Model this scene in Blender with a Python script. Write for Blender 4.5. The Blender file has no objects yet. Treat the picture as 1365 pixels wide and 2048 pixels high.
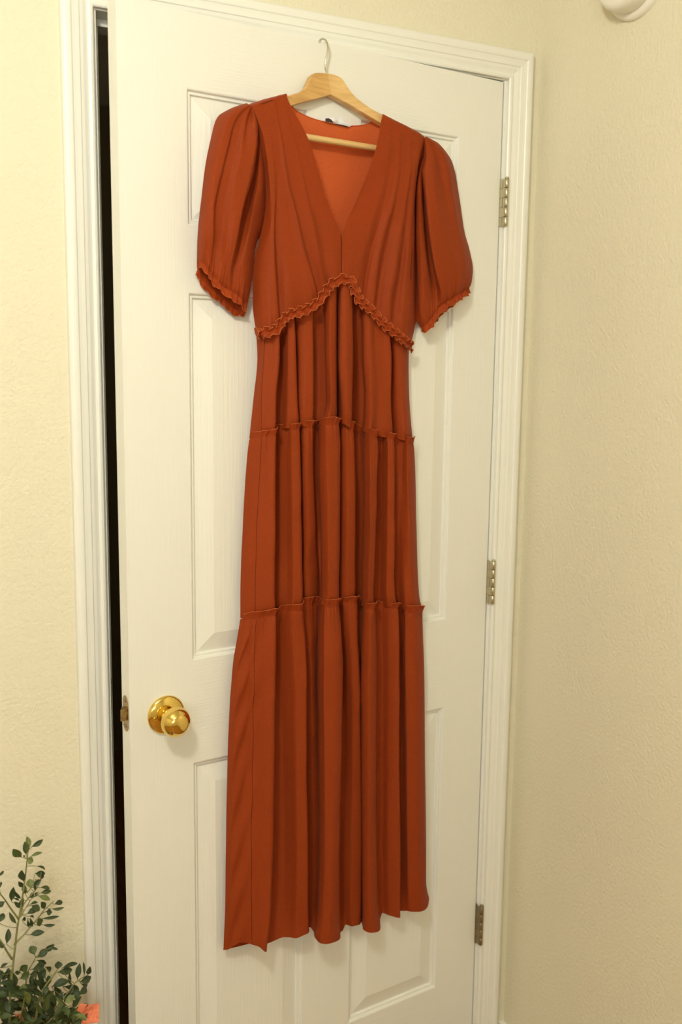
import bpy, bmesh, math, random
import numpy as np
from mathutils import Vector, Matrix

C = bpy.context.scene.collection
rnd = random.Random(7)

# ------------------------------------------------------------------ camera
CP = np.array([-1.13422377, -1.60516886, 1.50139417])
YAW, PIT, ROL, FPX = 0.463580152, -0.143135860, 0.0118619523, 1956.91508
Fv = np.array([math.sin(YAW)*math.cos(PIT), math.cos(YAW)*math.cos(PIT), math.sin(PIT)])
R0 = np.array([math.cos(YAW), -math.sin(YAW), 0.0]); U0 = np.cross(R0, Fv)
Rv = math.cos(ROL)*R0 + math.sin(ROL)*U0
Uv = -math.sin(ROL)*R0 + math.cos(ROL)*U0
cd = bpy.data.cameras.new('camera'); cam = bpy.data.objects.new('camera', cd); C.objects.link(cam)
cam.matrix_world = Matrix(((Rv[0], Uv[0], -Fv[0], CP[0]), (Rv[1], Uv[1], -Fv[1], CP[1]),
                           (Rv[2], Uv[2], -Fv[2], CP[2]), (0, 0, 0, 1)))
cd.sensor_fit = 'VERTICAL'; cd.sensor_height = 36.0; cd.lens = FPX/2048*36.0
cd.clip_start = 0.02
cd.dof.use_dof = True; cd.dof.focus_distance = 1.72; cd.dof.aperture_fstop = 3.2
bpy.context.scene.camera = cam

# ------------------------------------------------------------------ world, light, exposure
w = bpy.data.worlds.new('world'); bpy.context.scene.world = w; w.use_nodes = True
w.node_tree.nodes['Background'].inputs[0].default_value = (0.75, 0.86, 1.0, 1)
w.node_tree.nodes['Background'].inputs[1].default_value = 0.6
def area(name, loc, target, sx, sy, power, col):
    l = bpy.data.lights.new(name, 'AREA'); l.shape = 'RECTANGLE'; l.size = sx; l.size_y = sy
    l.energy = power; l.color = col
    o = bpy.data.objects.new(name, l); C.objects.link(o); o.location = loc
    o.rotation_euler = (Vector(target)-Vector(loc)).to_track_quat('-Z', 'Y').to_euler()
    return o
WX0, WX1, WZ0, WZ1 = -2.95, -1.35, 1.35, 2.32       # window opening in the wall behind the camera
area('window_daylight', (-2.15, -3.13, 1.835), (-1.4, 0.0, 1.5), 1.55, 0.93, 21.0, (.93, .97, .95))
def point(name, loc, r, power, col):
    l = bpy.data.lights.new(name, 'POINT'); l.energy = power; l.color = col; l.shadow_soft_size = r
    o = bpy.data.objects.new(name, l); C.objects.link(o); o.location = loc; return o
point('added_top_light', (-1.35, -1.35, 2.30), .09, 44.0, (.96, .95, .80))  # unseen lamp, added to brighten the top and steepen the falloff downwards
point('hall_light', (-1.2, 1.9, 2.2), .1, 1.2, (1.0, .85, .6))
vs = bpy.context.scene.view_settings
vs.view_transform = 'Standard'; vs.look = 'None'; vs.gamma = 1.0; vs.use_curve_mapping = False
vs.exposure = 0.06

# ------------------------------------------------------------------ helpers
TH, DW, DT, DH = 0.110121989, 0.75908, 0.0345, 2.044
Ed = np.array([-DW*math.cos(TH), -DW*math.sin(TH), 0.0])
uh = np.array([math.cos(TH), math.sin(TH), 0.0]); nh = np.array([math.sin(TH), -math.cos(TH), 0.0])
def ray(x, y): return Fv + Rv*(x-682.5)/FPX - Uv*(y-1024)/FPX
def at(x, y, dmm):
    """pixel of the photo -> point of the plane dmm millimetres in front of the door face"""
    r = ray(x, y); t = ((Ed+nh*(dmm/1000.0)-CP) @ nh)/(r @ nh); return CP+t*r
def at_wall(x, y, yy=0.0):
    r = ray(x, y); t = (yy-CP[1])/r[1]; return CP+t*r
def dp(u, z, d): return Ed+uh*u+nh*d+np.array([0, 0, z])      # door coordinates -> world

def tag(o, label=None, cat=None, group=None, kind=None):
    if label: o['label'] = label
    if cat: o['category'] = cat
    if group: o['group'] = group
    if kind: o['kind'] = kind
    return o
def empty(name, loc, rz=0.0):
    o = bpy.data.objects.new(name, None); C.objects.link(o)
    o.empty_display_size = 0.05; o.location = [float(v) for v in loc]; o.rotation_euler = (0, 0, rz)
    return o
def wm(o):
    m = o.matrix_basis.copy()
    while o.parent: o = o.parent; m = o.matrix_basis @ m
    return m
def mesh(name, V, F, mat, parent=None, smooth=True, mats=None, mi=None):
    """V in world coordinates"""
    V = np.asarray(V, dtype=float)
    if parent is not None:
        M = np.array(wm(parent).inverted()); V = V @ M[:3, :3].T + M[:3, 3]
        org = np.zeros(3)
    else:
        org = np.array([V[:, 0].mean(), V[:, 1].mean(), V[:, 2].min()]); V = V-org
    me = bpy.data.meshes.new(name); me.from_pydata(V.tolist(), [], F if isinstance(F, list) else F.tolist()); me.update()
    for m in (mats or [mat]): me.materials.append(m)
    if mi is not None: me.polygons.foreach_set('material_index', mi)
    me.polygons.foreach_set('use_smooth', [smooth]*len(me.polygons))
    o = bpy.data.objects.new(name, me); C.objects.link(o)
    if parent is not None: o.parent = parent
    else: o.location = org
    return o
class MB:
    def __init__(s): s.V = []; s.F = []; s.mi = []
    def add(s, V, F, m=0):
        k = len(s.V); s.V += [list(map(float, v)) for v in V]; s.F += [[k+i for i in f] for f in F]; s.mi += [m]*len(F); return s
    def box(s, a, b, fr=None, m=0):
        P = [(x, y, z) for x in (a[0], b[0]) for y in (a[1], b[1]) for z in (a[2], b[2])]
        if fr: P = [fr(*p) for p in P]
        return s.add(P, [[0, 1, 3, 2], [4, 6, 7, 5], [0, 4, 5, 1], [2, 3, 7, 6], [0, 2, 6, 4], [1, 5, 7, 3]], m)
    def grid(s, G, m=0, closed=False):
        a, b = G.shape[:2]; k = len(s.V); s.V += G.reshape(-1, 3).tolist()
        for i in range(a-1):
            for j in range(b-1 if not closed else b):
                j2 = (j+1) % b; s.F.append([k+i*b+j, k+i*b+j2, k+(i+1)*b+j2, k+(i+1)*b+j]); s.mi.append(m)
        return s
    def lathe(s, prof, org, ax, n=40, m=0):
        """prof: (distance along the axis, radius)"""
        ax = np.array(ax)/np.linalg.norm(ax); e1 = np.cross(ax, [0, 0, 1.0])
        if np.linalg.norm(e1) < .1: e1 = np.array([1.0, 0, 0])
        e1 /= np.linalg.norm(e1); e2 = np.cross(ax, e1)
        a = np.linspace(0, 2*math.pi, n, endpoint=False)
        G = np.array([[org+ax*t+r*(math.cos(q)*e1+math.sin(q)*e2) for q in a] for t, r in prof])
        s.grid(G, m, closed=True)
        return s
    def tube(s, P, r, n=8, m=0, caps=True):
        P = np.array(P, float); N = len(P); T = np.gradient(P, axis=0); T /= np.linalg.norm(T, axis=1)[:, None]+1e-12
        up = np.array([0, 0, 1.0]) if abs(T[0][2]) < .9 else np.array([1.0, 0, 0])
        e = np.cross(T[0], up); e /= np.linalg.norm(e); G = []
        rr = r if hasattr(r, '__len__') else [r]*N
        for i in range(N):
            e = e-T[i]*(e @ T[i]); e /= np.linalg.norm(e)+1e-12; f = np.cross(T[i], e)
            G.append([P[i]+rr[i]*(math.cos(q)*e+math.sin(q)*f) for q in np.linspace(0, 2*math.pi, n, endpoint=False)])
        k = len(s.V); s.grid(np.array(G), m, closed=True)
        if caps: s.F += [[k+j for j in range(n)][::-1], [k+(N-1)*n+j for j in range(n)]]; s.mi += [m, m]
        return s
    def build(s, name, mat, parent=None, smooth=False, mats=None):
        return mesh(name, s.V, s.F, mat, parent, smooth, mats, s.mi if mats else None)
def bevel(o, wd, seg=2):
    b = o.modifiers.new('bevel', 'BEVEL'); b.width = wd; b.segments = seg; b.limit_method = 'ANGLE'; b.angle_limit = math.radians(35)
    return o

# ------------------------------------------------------------------ materials
def pmat(name, col, rough=0.5, metal=0.0, spec=0.5, **k):
    m = bpy.data.materials.new(name); m.use_nodes = True; b = m.node_tree.nodes['Principled BSDF']
    b.inputs['Base Color'].default_value = (*col, 1); b.inputs['Roughness'].default_value = rough
    b.inputs['Metallic'].default_value = metal; b.inputs['Specular IOR Level'].default_value = spec
    for a, v in k.items(): b.inputs[a.replace('_', ' ')].default_value = v
    return m
def add_bump(m, scale, strength, dist=0.002, detail=3.0, vec=(1, 1, 1), col=None, colscale=None, prev=None):
    nt = m.node_tree; b = nt.nodes['Principled BSDF']
    tc = nt.nodes.new('ShaderNodeTexCoord'); mp = nt.nodes.new('ShaderNodeMapping'); nz = nt.nodes.new('ShaderNodeTexNoise')
    mp.inputs['Scale'].default_value = vec; nz.inputs['Scale'].default_value = scale; nz.inputs['Detail'].default_value = detail
    bp = nt.nodes.new('ShaderNodeBump'); bp.inputs['Strength'].default_value = strength; bp.inputs['Distance'].default_value = dist
    nt.links.new(tc.outputs['Object'], mp.inputs[0]); nt.links.new(mp.outputs[0], nz.inputs['Vector'])
    nt.links.new(nz.outputs[0], bp.inputs['Height'])
    if b.inputs['Normal'].is_linked: nt.links.new(b.inputs['Normal'].links[0].from_socket, bp.inputs['Normal'])
    nt.links.new(bp.outputs[0], b.inputs['Normal'])
    if col:
        n2 = nt.nodes.new('ShaderNodeTexNoise'); n2.inputs['Scale'].default_value = colscale or scale; n2.inputs['Detail'].default_value = 4
        nt.links.new(mp.outputs[0], n2.inputs['Vector'])
        rp = nt.nodes.new('ShaderNodeValToRGB'); rp.color_ramp.elements[0].color = (*col[0], 1); rp.color_ramp.elements[1].color = (*col[1], 1)
        rp.color_ramp.elements[0].position = .35; rp.color_ramp.elements[1].position = .68
        nt.links.new(n2.outputs[0], rp.inputs[0]); nt.links.new(rp.outputs[0], b.inputs['Base Color'])
    return m
M_wall = add_bump(add_bump(pmat('wall_paint', (.80, .745, .58), .75, spec=.25), 150, .60, .0030, 2.5), 30, .15, .003)
M_trim = add_bump(pmat('trim_paint', (.86, .85, .79), .34, spec=.45), 30, .12, .002, vec=(1, 1, .3))
M_stile = add_bump(add_bump(pmat('door_paint_upright_grain', (.85, .84, .78), .42, spec=.4), 1.0, .45, .0011, 4, vec=(420, 420, 11)), 14, .08, .003)
M_rail = add_bump(pmat('door_paint_level_grain', (.85, .84, .78), .42, spec=.4), 1.0, .45, .0011, 4, vec=(13, 13, 420))
M_panel = add_bump(pmat('door_panel_paint', (.85, .84, .78), .42, spec=.4), 1.0, .5, .0013, 4, vec=(260, 260, 9))
M_floor = add_bump(pmat('floor_wood', (.30, .16, .075), .4), 1.0, .1, .001, 4, vec=(60, 3, 3), col=((.38, .18, .022), (.26, .11, .012)), colscale=1.0)
M_ceil = add_bump(pmat('ceiling_paint', (.82, .79, .70), .85, spec=.2), 120, .3, .002)
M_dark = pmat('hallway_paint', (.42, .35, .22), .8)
M_brass = pmat('polished_brass', (.83, .60, .17), .07, 1.0)
M_oldbrass = add_bump(pmat('worn_brass', (.50, .35, .16), .35, 1.0), 220, .3, .001, col=((.58, .42, .2), (.30, .2, .09)), colscale=150)
M_nickel = add_bump(pmat('aged_nickel_hinge', (.56, .51, .37), .36, 1.0), 160, .2, .001)
M_hinge_dark = pmat('tarnished_steel', (.30, .24, .14), .45, .9)
M_blackhole = pmat('black_recess', (.012, .01, .008), .6)
M_steel = pmat('hook_steel', (.75, .73, .66), .16, 1.0)
M_wood = add_bump(pmat('hanger_beech', (.72, .47, .19), .38), 1.0, .06, .0006, 4, vec=(14, 60, 160), col=((.76, .51, .22), (.62, .37, .125)), colscale=1.0)
M_wood2 = add_bump(pmat('hanger_beech_golden_shaded', (.66, .40, .13), .38), 1.0, .06, .0006, 4, vec=(14, 60, 160), col=((.70, .43, .15), (.55, .30, .09)), colscale=1.0)  # left arm: golden timber, with shade of its turned face mixed into the colour
M_dowel = add_bump(pmat('hanger_dowel', (.74, .50, .21), .4), 1.0, .05, .0005, 4, vec=(10, 200, 200), col=((.76, .51, .22), (.66, .42, .16)), colscale=1.0)
M_white = pmat('white_plastic', (.90, .87, .77), .35)

M_edge = pmat('rolled_edge_thread', (.46, .105, .030), .6, spec=.15)
def cloth(name, col, tr=.16, trc=None, rough=.62):
    m = bpy.data.materials.new(name); m.use_nodes = True; nt = m.node_tree; b = nt.nodes['Principled BSDF']; out = nt.nodes['Material Output']
    b.inputs['Roughness'].default_value = rough; b.inputs['Specular IOR Level'].default_value = .12
    b.inputs['Sheen Weight'].default_value = .04; b.inputs['Sheen Roughness'].default_value = .5
    b.inputs['Sheen Tint'].default_value = (1, .6, .42, 1)
    tc = nt.nodes.new('ShaderNodeTexCoord')
    nz = nt.nodes.new('ShaderNodeTexNoise'); nz.inputs['Scale'].default_value = 620; nz.inputs['Detail'].default_value = 2
    n3 = nt.nodes.new('ShaderNodeTexNoise'); n3.inputs['Scale'].default_value = 26; n3.inputs['Detail'].default_value = 3
    bp = nt.nodes.new('ShaderNodeBump'); bp.inputs['Strength'].default_value = .22; bp.inputs['Distance'].default_value = .0006
    b2 = nt.nodes.new('ShaderNodeBump'); b2.inputs['Strength'].default_value = .25; b2.inputs['Distance'].default_value = .003
    nt.links.new(tc.outputs['Object'], nz.inputs['Vector']); nt.links.new(tc.outputs['Object'], n3.inputs['Vector'])
    nt.links.new(nz.outputs[0], bp.inputs['Height']); nt.links.new(n3.outputs[0], b2.inputs['Height'])
    nt.links.new(b2.outputs[0], bp.inputs['Normal']); nt.links.new(bp.outputs[0], b.inputs['Normal'])
    rp = nt.nodes.new('ShaderNodeValToRGB'); rp.color_ramp.elements[0].position = .3; rp.color_ramp.elements[1].position = .7
    rp.color_ramp.elements[0].color = (*[c*.88 for c in col], 1); rp.color_ramp.elements[1].color = (*[c*1.1 for c in col], 1)
    nt.links.new(nz.outputs[0], rp.inputs[0]); nt.links.new(rp.outputs[0], b.inputs['Base Color'])
    t = nt.nodes.new('ShaderNodeBsdfTranslucent'); t.inputs[0].default_value = (*(trc or [min(1, c*1.5) for c in col]), 1)
    mx = nt.nodes.new('ShaderNodeMixShader'); mx.inputs[0].default_value = tr
    nt.links.new(b.outputs[0], mx.inputs[1]); nt.links.new(t.outputs[0], mx.inputs[2]); nt.links.new(mx.outputs[0], out.inputs[0])
    return m
RUST = (.325, .049, .0085)
M_dress = cloth('rust_crepe', RUST)
M_ruffle = cloth('rust_crepe_edge', (.37, .056, .010), tr=.25)
M_inside = cloth('rust_crepe_backlit', (.66, .14, .040), tr=.25, rough=.7)  # same crepe, base colour lifted to paint light on and through the back

# ------------------------------------------------------------------ the room
XR = 0.0841203; XL = -3.2; YB = -3.1; HC = 2.44; WT = 0.115
JX0, JX1, JH = -0.7645, 0.0032, 2.0475                # clear opening between the jambs
wb = MB().box((XL-.1, 0, 0), (JX0-.018, WT, HC)).box((JX1+.018, 0, 0), (XR+.12, WT, HC)).box((JX0-.018, 0, JH+.018), (JX1+.018, WT, HC))
tag(wb.build('wall_back', M_wall), 'cream textured wall that holds the white door', 'wall', kind='structure')
tag(MB().box((XR, YB, 0), (XR+.12, 0, HC)).build('wall_right', M_wall), 'cream textured wall right of the door, turning the corner', 'wall', kind='structure')
tag(MB().box((XL-.1, YB, 0), (XL, 0, HC)).build('wall_left', M_wall), 'cream wall at the far left of the room', 'wall', kind='structure')
wf = MB().box((XL-.1, YB-.1, 0), (WX0, YB, HC)).box((WX1, YB-.1, 0), (XR+.12, YB, HC)).box((WX0, YB-.1, 0), (WX1, YB, WZ0)).box((WX0, YB-.1, WZ1), (WX1, YB, HC))
tag(wf.build('wall_front', M_wall), 'cream wall with the window, behind the viewer', 'wall', kind='structure')
tag(MB().box((XL-.1, YB-.1, -.1), (XR+.12, 2.2, 0)).build('floor', M_floor), 'brown wooden floor of the room', 'floor', kind='structure')
tag(MB().box((XL-.1, YB-.1, HC), (XR+.12, 2.2, HC+.1)).build('ceiling', M_ceil), 'pale ceiling of the room', 'ceiling', kind='structure')
wn = MB()
for a, b in (((WX0, YB-.07, WZ0), (WX0+.05, YB-.02, WZ1)), ((WX1-.05, YB-.07, WZ0), (WX1, YB-.02, WZ1)), ((WX0, YB-.07, WZ0), (WX1, YB-.02, WZ0+.05)),
             ((WX0, YB-.07, WZ1-.05), (WX1, YB-.02, WZ1)), ((-2.175, YB-.07, WZ0), (-2.125, YB-.02, WZ1))): wn.box(a, b)
tag(wn.build('window_1', M_trim), 'white framed window behind the viewer', 'window', kind='structure')
# dim hallway beyond the door gap
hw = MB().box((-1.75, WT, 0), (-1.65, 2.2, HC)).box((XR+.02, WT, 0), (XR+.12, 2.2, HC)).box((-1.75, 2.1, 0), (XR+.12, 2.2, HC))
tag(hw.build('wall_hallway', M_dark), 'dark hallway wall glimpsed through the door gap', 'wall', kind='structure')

# casing: a moulded profile swept with mitred corners
REV, CW = 0.0056, 0.0510
PROF = [(0, 0), (0, .0075), (.002, .0092), (.0055, .0098), (.0085, .0088), (.0095, .0072), (.0125, .0082), (.017, .0102), (.022, .0112), (.0235, .0128),
        (.030, .0136), (.0345, .0146), (.0365, .0162), (.040, .0168), (.044, .0166), (.0475, .0158), (.0500, .0140), (.0510, .0120), (.0510, 0)]
def casing(name, a0, a1, label):
    # a0, a1: functions (w,h)->point at both ends
    G = np.array([[a0(w_, h_) for w_, h_ in PROF], [a1(w_, h_) for w_, h_ in PROF]])
    return tag(MB().grid(G).build(name, M_trim), label, 'door trim', kind='structure')
cl, cr, ct = JX0-REV, JX1+REV, JH+REV-.0035
casing('trim_1', lambda w_, h_: (cl-w_, -h_, 0), lambda w_, h_: (cl-w_, -h_, ct+w_), 'white moulded casing left of the door gap')
casing('trim_2', lambda w_, h_: (cl-w_, -h_, ct+w_), lambda w_, h_: (cr+w_, -h_, ct+w_), 'white moulded casing across the top of the door')
casing('trim_3', lambda w_, h_: (cr+w_, -h_, ct+w_), lambda w_, h_: (cr+w_, -h_, 0), 'white moulded casing on the hinge side of the door')
jl = MB().box((JX0-.018, 0, 0), (JX0, WT, JH)).box((JX0, .037, 0), (JX0+.011, .075, JH-.011)).build('trim_4', M_trim)
tag(bevel(jl, .0012), 'white door jamb with stop on the latch side', 'door jamb', kind='structure')
jh = MB().box((JX0-.018, 0, JH), (JX1+.018, WT, JH+.018)).box((JX0, .037, JH-.011), (JX1, .075, JH)).build('trim_5', M_trim)
tag(bevel(jh, .0012), 'white head jamb over the door', 'door jamb', kind='structure')
jr = MB().box((JX1, 0, 0), (JX1+.018, WT, JH)).box((JX1-.011, .037, 0), (JX1, .075, JH-.011)).build('trim_6', M_trim)
tag(bevel(jr, .0012), 'white door jamb on the hinge side', 'door jamb', kind='structure')
# strike plate on the latch jamb
sp = MB()
zs = 0.949
sp.box((JX0-.0006, .002, zs-.032), (JX0+.0012, .030, zs+.032))
so = sp.build('strike_plate', M_oldbrass, jl); bevel(so, .004)
MB().box((JX0+.0006, .008, zs-.014), (JX0+.0015, .026, zs+.014)).build('strike_hole', M_blackhole, so)
# far hallway header seen at the top of the gap
BB = [(XL, 0, JX0-REV-CW), ]
tag(MB().box((XL, -.012, 0), (JX0-REV-CW, 0, .085)).build('baseboard_left', M_trim), 'white baseboard along the wall left of the door', 'baseboard', kind='structure')
tag(MB().box((XR-.012, YB, 0), (XR, 0, .085)).build('baseboard_right', M_trim), 'white baseboard along the right wall', 'baseboard', kind='structure')

# ------------------------------------------------------------------ the door
door = empty('door_1', Ed, TH)
tag(door, 'white six-panel door standing slightly ajar, with brass knob', 'door', kind='structure')
PU = [(.1115, .3300), (.4370, .6555)]; PZ = [(.2262, .8365), (1.0172, 1.6225), (1.7270, 1.9325)]
def dfr(u, d, z): return dp(u, z, d)
sl = MB()
us = [0, PU[0][0], PU[0][1], PU[1][0], PU[1][1], DW]; zz = [.012, PZ[0][0], PZ[0][1], PZ[1][0], PZ[1][1], PZ[2][0], PZ[2][1], DH]
for i in range(5):
    for j in range(7):
        if i in (1, 3) and j in (1, 3, 5): continue
        m = 1 if (j in (0, 2, 4, 6) and i not in (0, 4)) else 0
        sl.add([dp(us[i], zz[j], 0), dp(us[i+1], zz[j], 0), dp(us[i+1], zz[j+1], 0), dp(us[i], zz[j+1], 0)], [[0, 1, 2, 3]], m)
# edges and back
P = [dp(0, .012, 0), dp(DW, .012, 0), dp(DW, DH, 0), dp(0, DH, 0), dp(0, .012, -DT), dp(DW, .012, -DT), dp(DW, DH, -DT), dp(0, DH, -DT)]
sl.add(P, [[0, 4, 5, 1], [1, 5, 6, 2], [2, 6, 7, 3], [3, 7, 4, 0], [4, 7, 6, 5]])
so = sl.build('door_slab', None, door, mats=[M_stile, M_rail])
RP = [(0, 0), (.0018, -.0008), (.0035, -.0050), (.0050, -.0056), (.0062, -.0046), (.0078, -.0048), (.0088, -.0088), (.0100, -.0092), (.0395, -.0016), (.0415, -.0010), (.0425, -.0010)]
for (u0, u1) in PU:
    for (z0, z1) in PZ[::-1]:
        V = []; F = []
        for q, d in RP: V += [dp(u0+q, z0+q, d), dp(u1-q, z0+q, d), dp(u1-q, z1-q, d), dp(u0+q, z1-q, d)]
        for k in range(len(RP)-1):
            for e in range(4): F.append([4*k+e, 4*k+(e+1) % 4, 4*k+4+(e+1) % 4, 4*k+4+e])
        k = 4*(len(RP)-1); F.append([k, k+1, k+2, k+3])
        mesh('panel', V, F, M_panel, door, smooth=False)
# knob
KU, KZ = .0629, .9315
kn = MB().lathe([(0, .0325), (.0015, .0330), (.004, .0322), (.0065, .0285), (.009, .021), (.0105, .0150), (.0105, 0)], dp(KU, KZ, 0), nh, 56)
ko = kn.build('door_knob', M_brass, door, smooth=True); tag(ko, 'polished brass round knob')
kb = MB().lathe([(.009, .0135), (.013, .0115), (.020, .0105), (.0245, .0125), (.027, .0168), (.031, .0215), (.037, .0247), (.043, .0252), (.049, .0232), (.0535, .0195), (.0565, .0160), (.0580, .0150), (.0595, .0105), (.0605, .005), (.0608, 0)], dp(KU, KZ, 0), nh, 64)
kb.build('knob_ball', M_brass, ko, smooth=True)
pp = dp(KU-.0215, KZ-.001, .0068)
MB().lathe([(0, .0035), (.0022, .0035), (.0024, .0024), (.0008, .0022), (.0008, 0)], pp, nh, 20).build('release_pin', M_brass, ko, smooth=True)
# latch on the free edge
def efr(a, b, z): return Ed+nh*(-b)-uh*a+np.array([0, 0, z])      # a: out of the edge, b: depth from the face
KL = KZ+.0085
lp = MB(); ang = np.linspace(0, math.pi, 9)
prof = [(.0172+.0125*math.cos(t), KL+.018+.0125*math.sin(t)) for t in ang]+[(.0172-.0125*math.cos(t), KL-.018-.0125*math.sin(t)) for t in ang]
V = [efr(.0006, b, z) for b, z in prof]; lp.add(V, [list(range(len(V)))])
lo = lp.build('latch_plate', M_oldbrass, door)
bt = MB(); V = [efr(.0, .0085, KL-.0095), efr(.0, .0255, KL-.0095), efr(.0, .0255, KL+.0095), efr(.0, .0085, KL+.0095),
                efr(.0125, .0085, KL-.0095), efr(.004, .0255, KL-.0095), efr(.004, .0255, KL+.0095), efr(.0125, .0085, KL+.0095)]
bt.add(V, [[0, 3, 2, 1], [4, 5, 6, 7], [0, 1, 5, 4], [1, 2, 6, 5], [2, 3, 7, 6], [3, 0, 4, 7]])
bevel(bt.build('latch_bolt', M_oldbrass, lo), .0007)
for s in (-1, 1):
    MB().lathe([(0, .0030), (.0009, .0026), (.0009, 0)], efr(.0007, .0172, KL+s*.0215), -uh, 16).build('screw', M_hinge_dark, lo, smooth=True)
# hinges
hp = np.array([.0072, -.0125, 0.0])
HN = [(1.868, M_nickel, 'aged nickel hinge near the top of the door'), (1.1265, M_nickel, 'aged nickel hinge halfway up the door'), (.3815, M_hinge_dark, 'darker tarnished hinge low on the door')]
for zt, mh, lab in HN:
    hg = MB(); h = .0885
    # leaf in the gap between the slab and the jamb, folded out to the barrel
    P0 = dp(DW+.0005, 0, .0005); P1 = hp+np.array([-.003, .002, 0])
    for k in range(5):
        za, zb = zt-h*(k+1)/5+.0004, zt-h*k/5-.0004
        inset = 0.45 if k in (0, 2, 4) else 0.0
    def strip(za, zb, f, mb, off=0.0):
        a = P0*(1-f)+P1*f; n_ = np.array([0, -.0004-off, 0])
        a0 = a+n_; b0 = P1+n_
        mb.add([a0+[0, 0, za], b0+[0, 0, za], b0+[0, 0, zb], a0+[0, 0, zb]], [[0, 1, 2, 3]])
    for k in range(5):
        za, zb = zt-h*(k+1)/5+.0004, zt-h*k/5-.0004
        if k in (1, 3): strip(za, zb, 0, hg)
        else:
            a = P0; b = P0*.5+P1*.5
            hg.add([a+[0, -.0004, za], b+[0, -.0004, za], b+[0, -.0004, zb], a+[0, -.0004, zb]], [[0, 1, 2, 3]])
            strip(za, zb, .62, hg, .0003)
    hg.box((float(P0[0])-.001, -.0006, zt-h), (float(P0[0])+.0030, .030, zt))
    ho = hg.build('hinge', mh, door); tag(ho, lab)
    for k in range(5):
        za, zb = zt-h*(k+1)/5+.0006, zt-h*k/5-.0006
        MB().lathe([(0, 0), (0, .0038), (.0005, .0043), (zb-za-.0005, .0043), (zb-za, .0038), (zb-za, 0)], hp+np.array([0, 0, za]), (0, 0, 1), 20).build('knuckle', mh, ho, smooth=True)
    MB().lathe([(0, .0036), (.0018, .0040), (.003, .0022), (.003, 0)], hp+np.array([0, 0, zt]), (0, 0, 1), 16).build('pin_cap', mh, ho, smooth=True)

cg = empty('added_ceiling_lamp', (-1.35, -1.35, 2.44)); tag(cg, 'small flush ceiling lamp, added out of view to brighten the upper door', 'lamp')  # body of the added lamp, never in view
MB().lathe([(0, 0), (0, .10), (.012, .10), (.020, .085), (.020, 0)], np.array([-1.35, -1.35, 2.44]), (0, 0, -1), 40).build('added_lamp_base', M_white, cg, smooth=False)
# ------------------------------------------------------------------ round fixture on the right wall
fx = empty('wall_fixture', (XR, -.2595, 2.162))
tag(fx, 'round white plastic fixture high on the right-hand wall', 'wall fixture')
MB().lathe([(0, .0702), (.005, .0700), (.009, .0680), (.011, .063), (.011, 0)], np.array([XR, -.2595, 2.162]), (-1, 0, 0), 64).build('mounting_plate', M_white, fx, smooth=True)
MB().lathe([(.010, .0590), (.012, .0605), (.036, .0600), (.043, .0570), (.047, .0500), (.048, 0)], np.array([XR, -.2595, 2.162]), (-1, 0, 0), 64).build('cover', M_white, fx, smooth=True)
# ------------------------------------------------------------------ curve and surface tools
def pchip(t, Y, q):
    """monotone cubic through (t, Y[t, ...]) at q"""
    t = np.asarray(t, float); Y = np.asarray(Y, float); n = len(t)
    h = np.diff(t).reshape((-1,)+(1,)*(Y.ndim-1)); dl = np.diff(Y, axis=0)/h; m = np.zeros_like(Y)
    if n > 2:
        a, b = dl[:-1], dl[1:]; w1 = 2*h[1:]+h[:-1]; w2 = h[1:]+2*h[:-1]
        ok = a*b > 0
        m[1:-1] = np.where(ok, (w1+w2)/(w1/np.where(ok, a, 1)+w2/np.where(ok, b, 1)), 0)
    m[0] = dl[0]; m[-1] = dl[-1]
    k = np.clip(np.searchsorted(t, q, side='right')-1, 0, n-2)
    hh = (t[k+1]-t[k]); x = ((q-t[k])/hh).reshape((-1,)+(1,)*(Y.ndim-1)); hh = hh.reshape(x.shape)
    return (2*x**3-3*x**2+1)*Y[k]+(x**3-2*x**2+x)*hh*m[k]+(-2*x**3+3*x**2)*Y[k+1]+(x**3-x**2)*hh*m[k+1]
def arc(P):
    return np.concatenate([[0], np.cumsum(np.linalg.norm(np.diff(P, axis=0), axis=1))])
def pix(pts): return np.array([at(*p) for p in pts])
def noise1(s, wl, seed):
    """smooth value noise, roughly -1..1, wavelength wl"""
    r = np.random.RandomState(seed).uniform(-1, 1, 4096); x = np.asarray(s)/wl+37.3
    k = np.floor(x).astype(int); f = x-k; f = f*f*(3-2*f)
    return r[k % 4096]*(1-f)+r[(k+1) % 4096]*f
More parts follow.
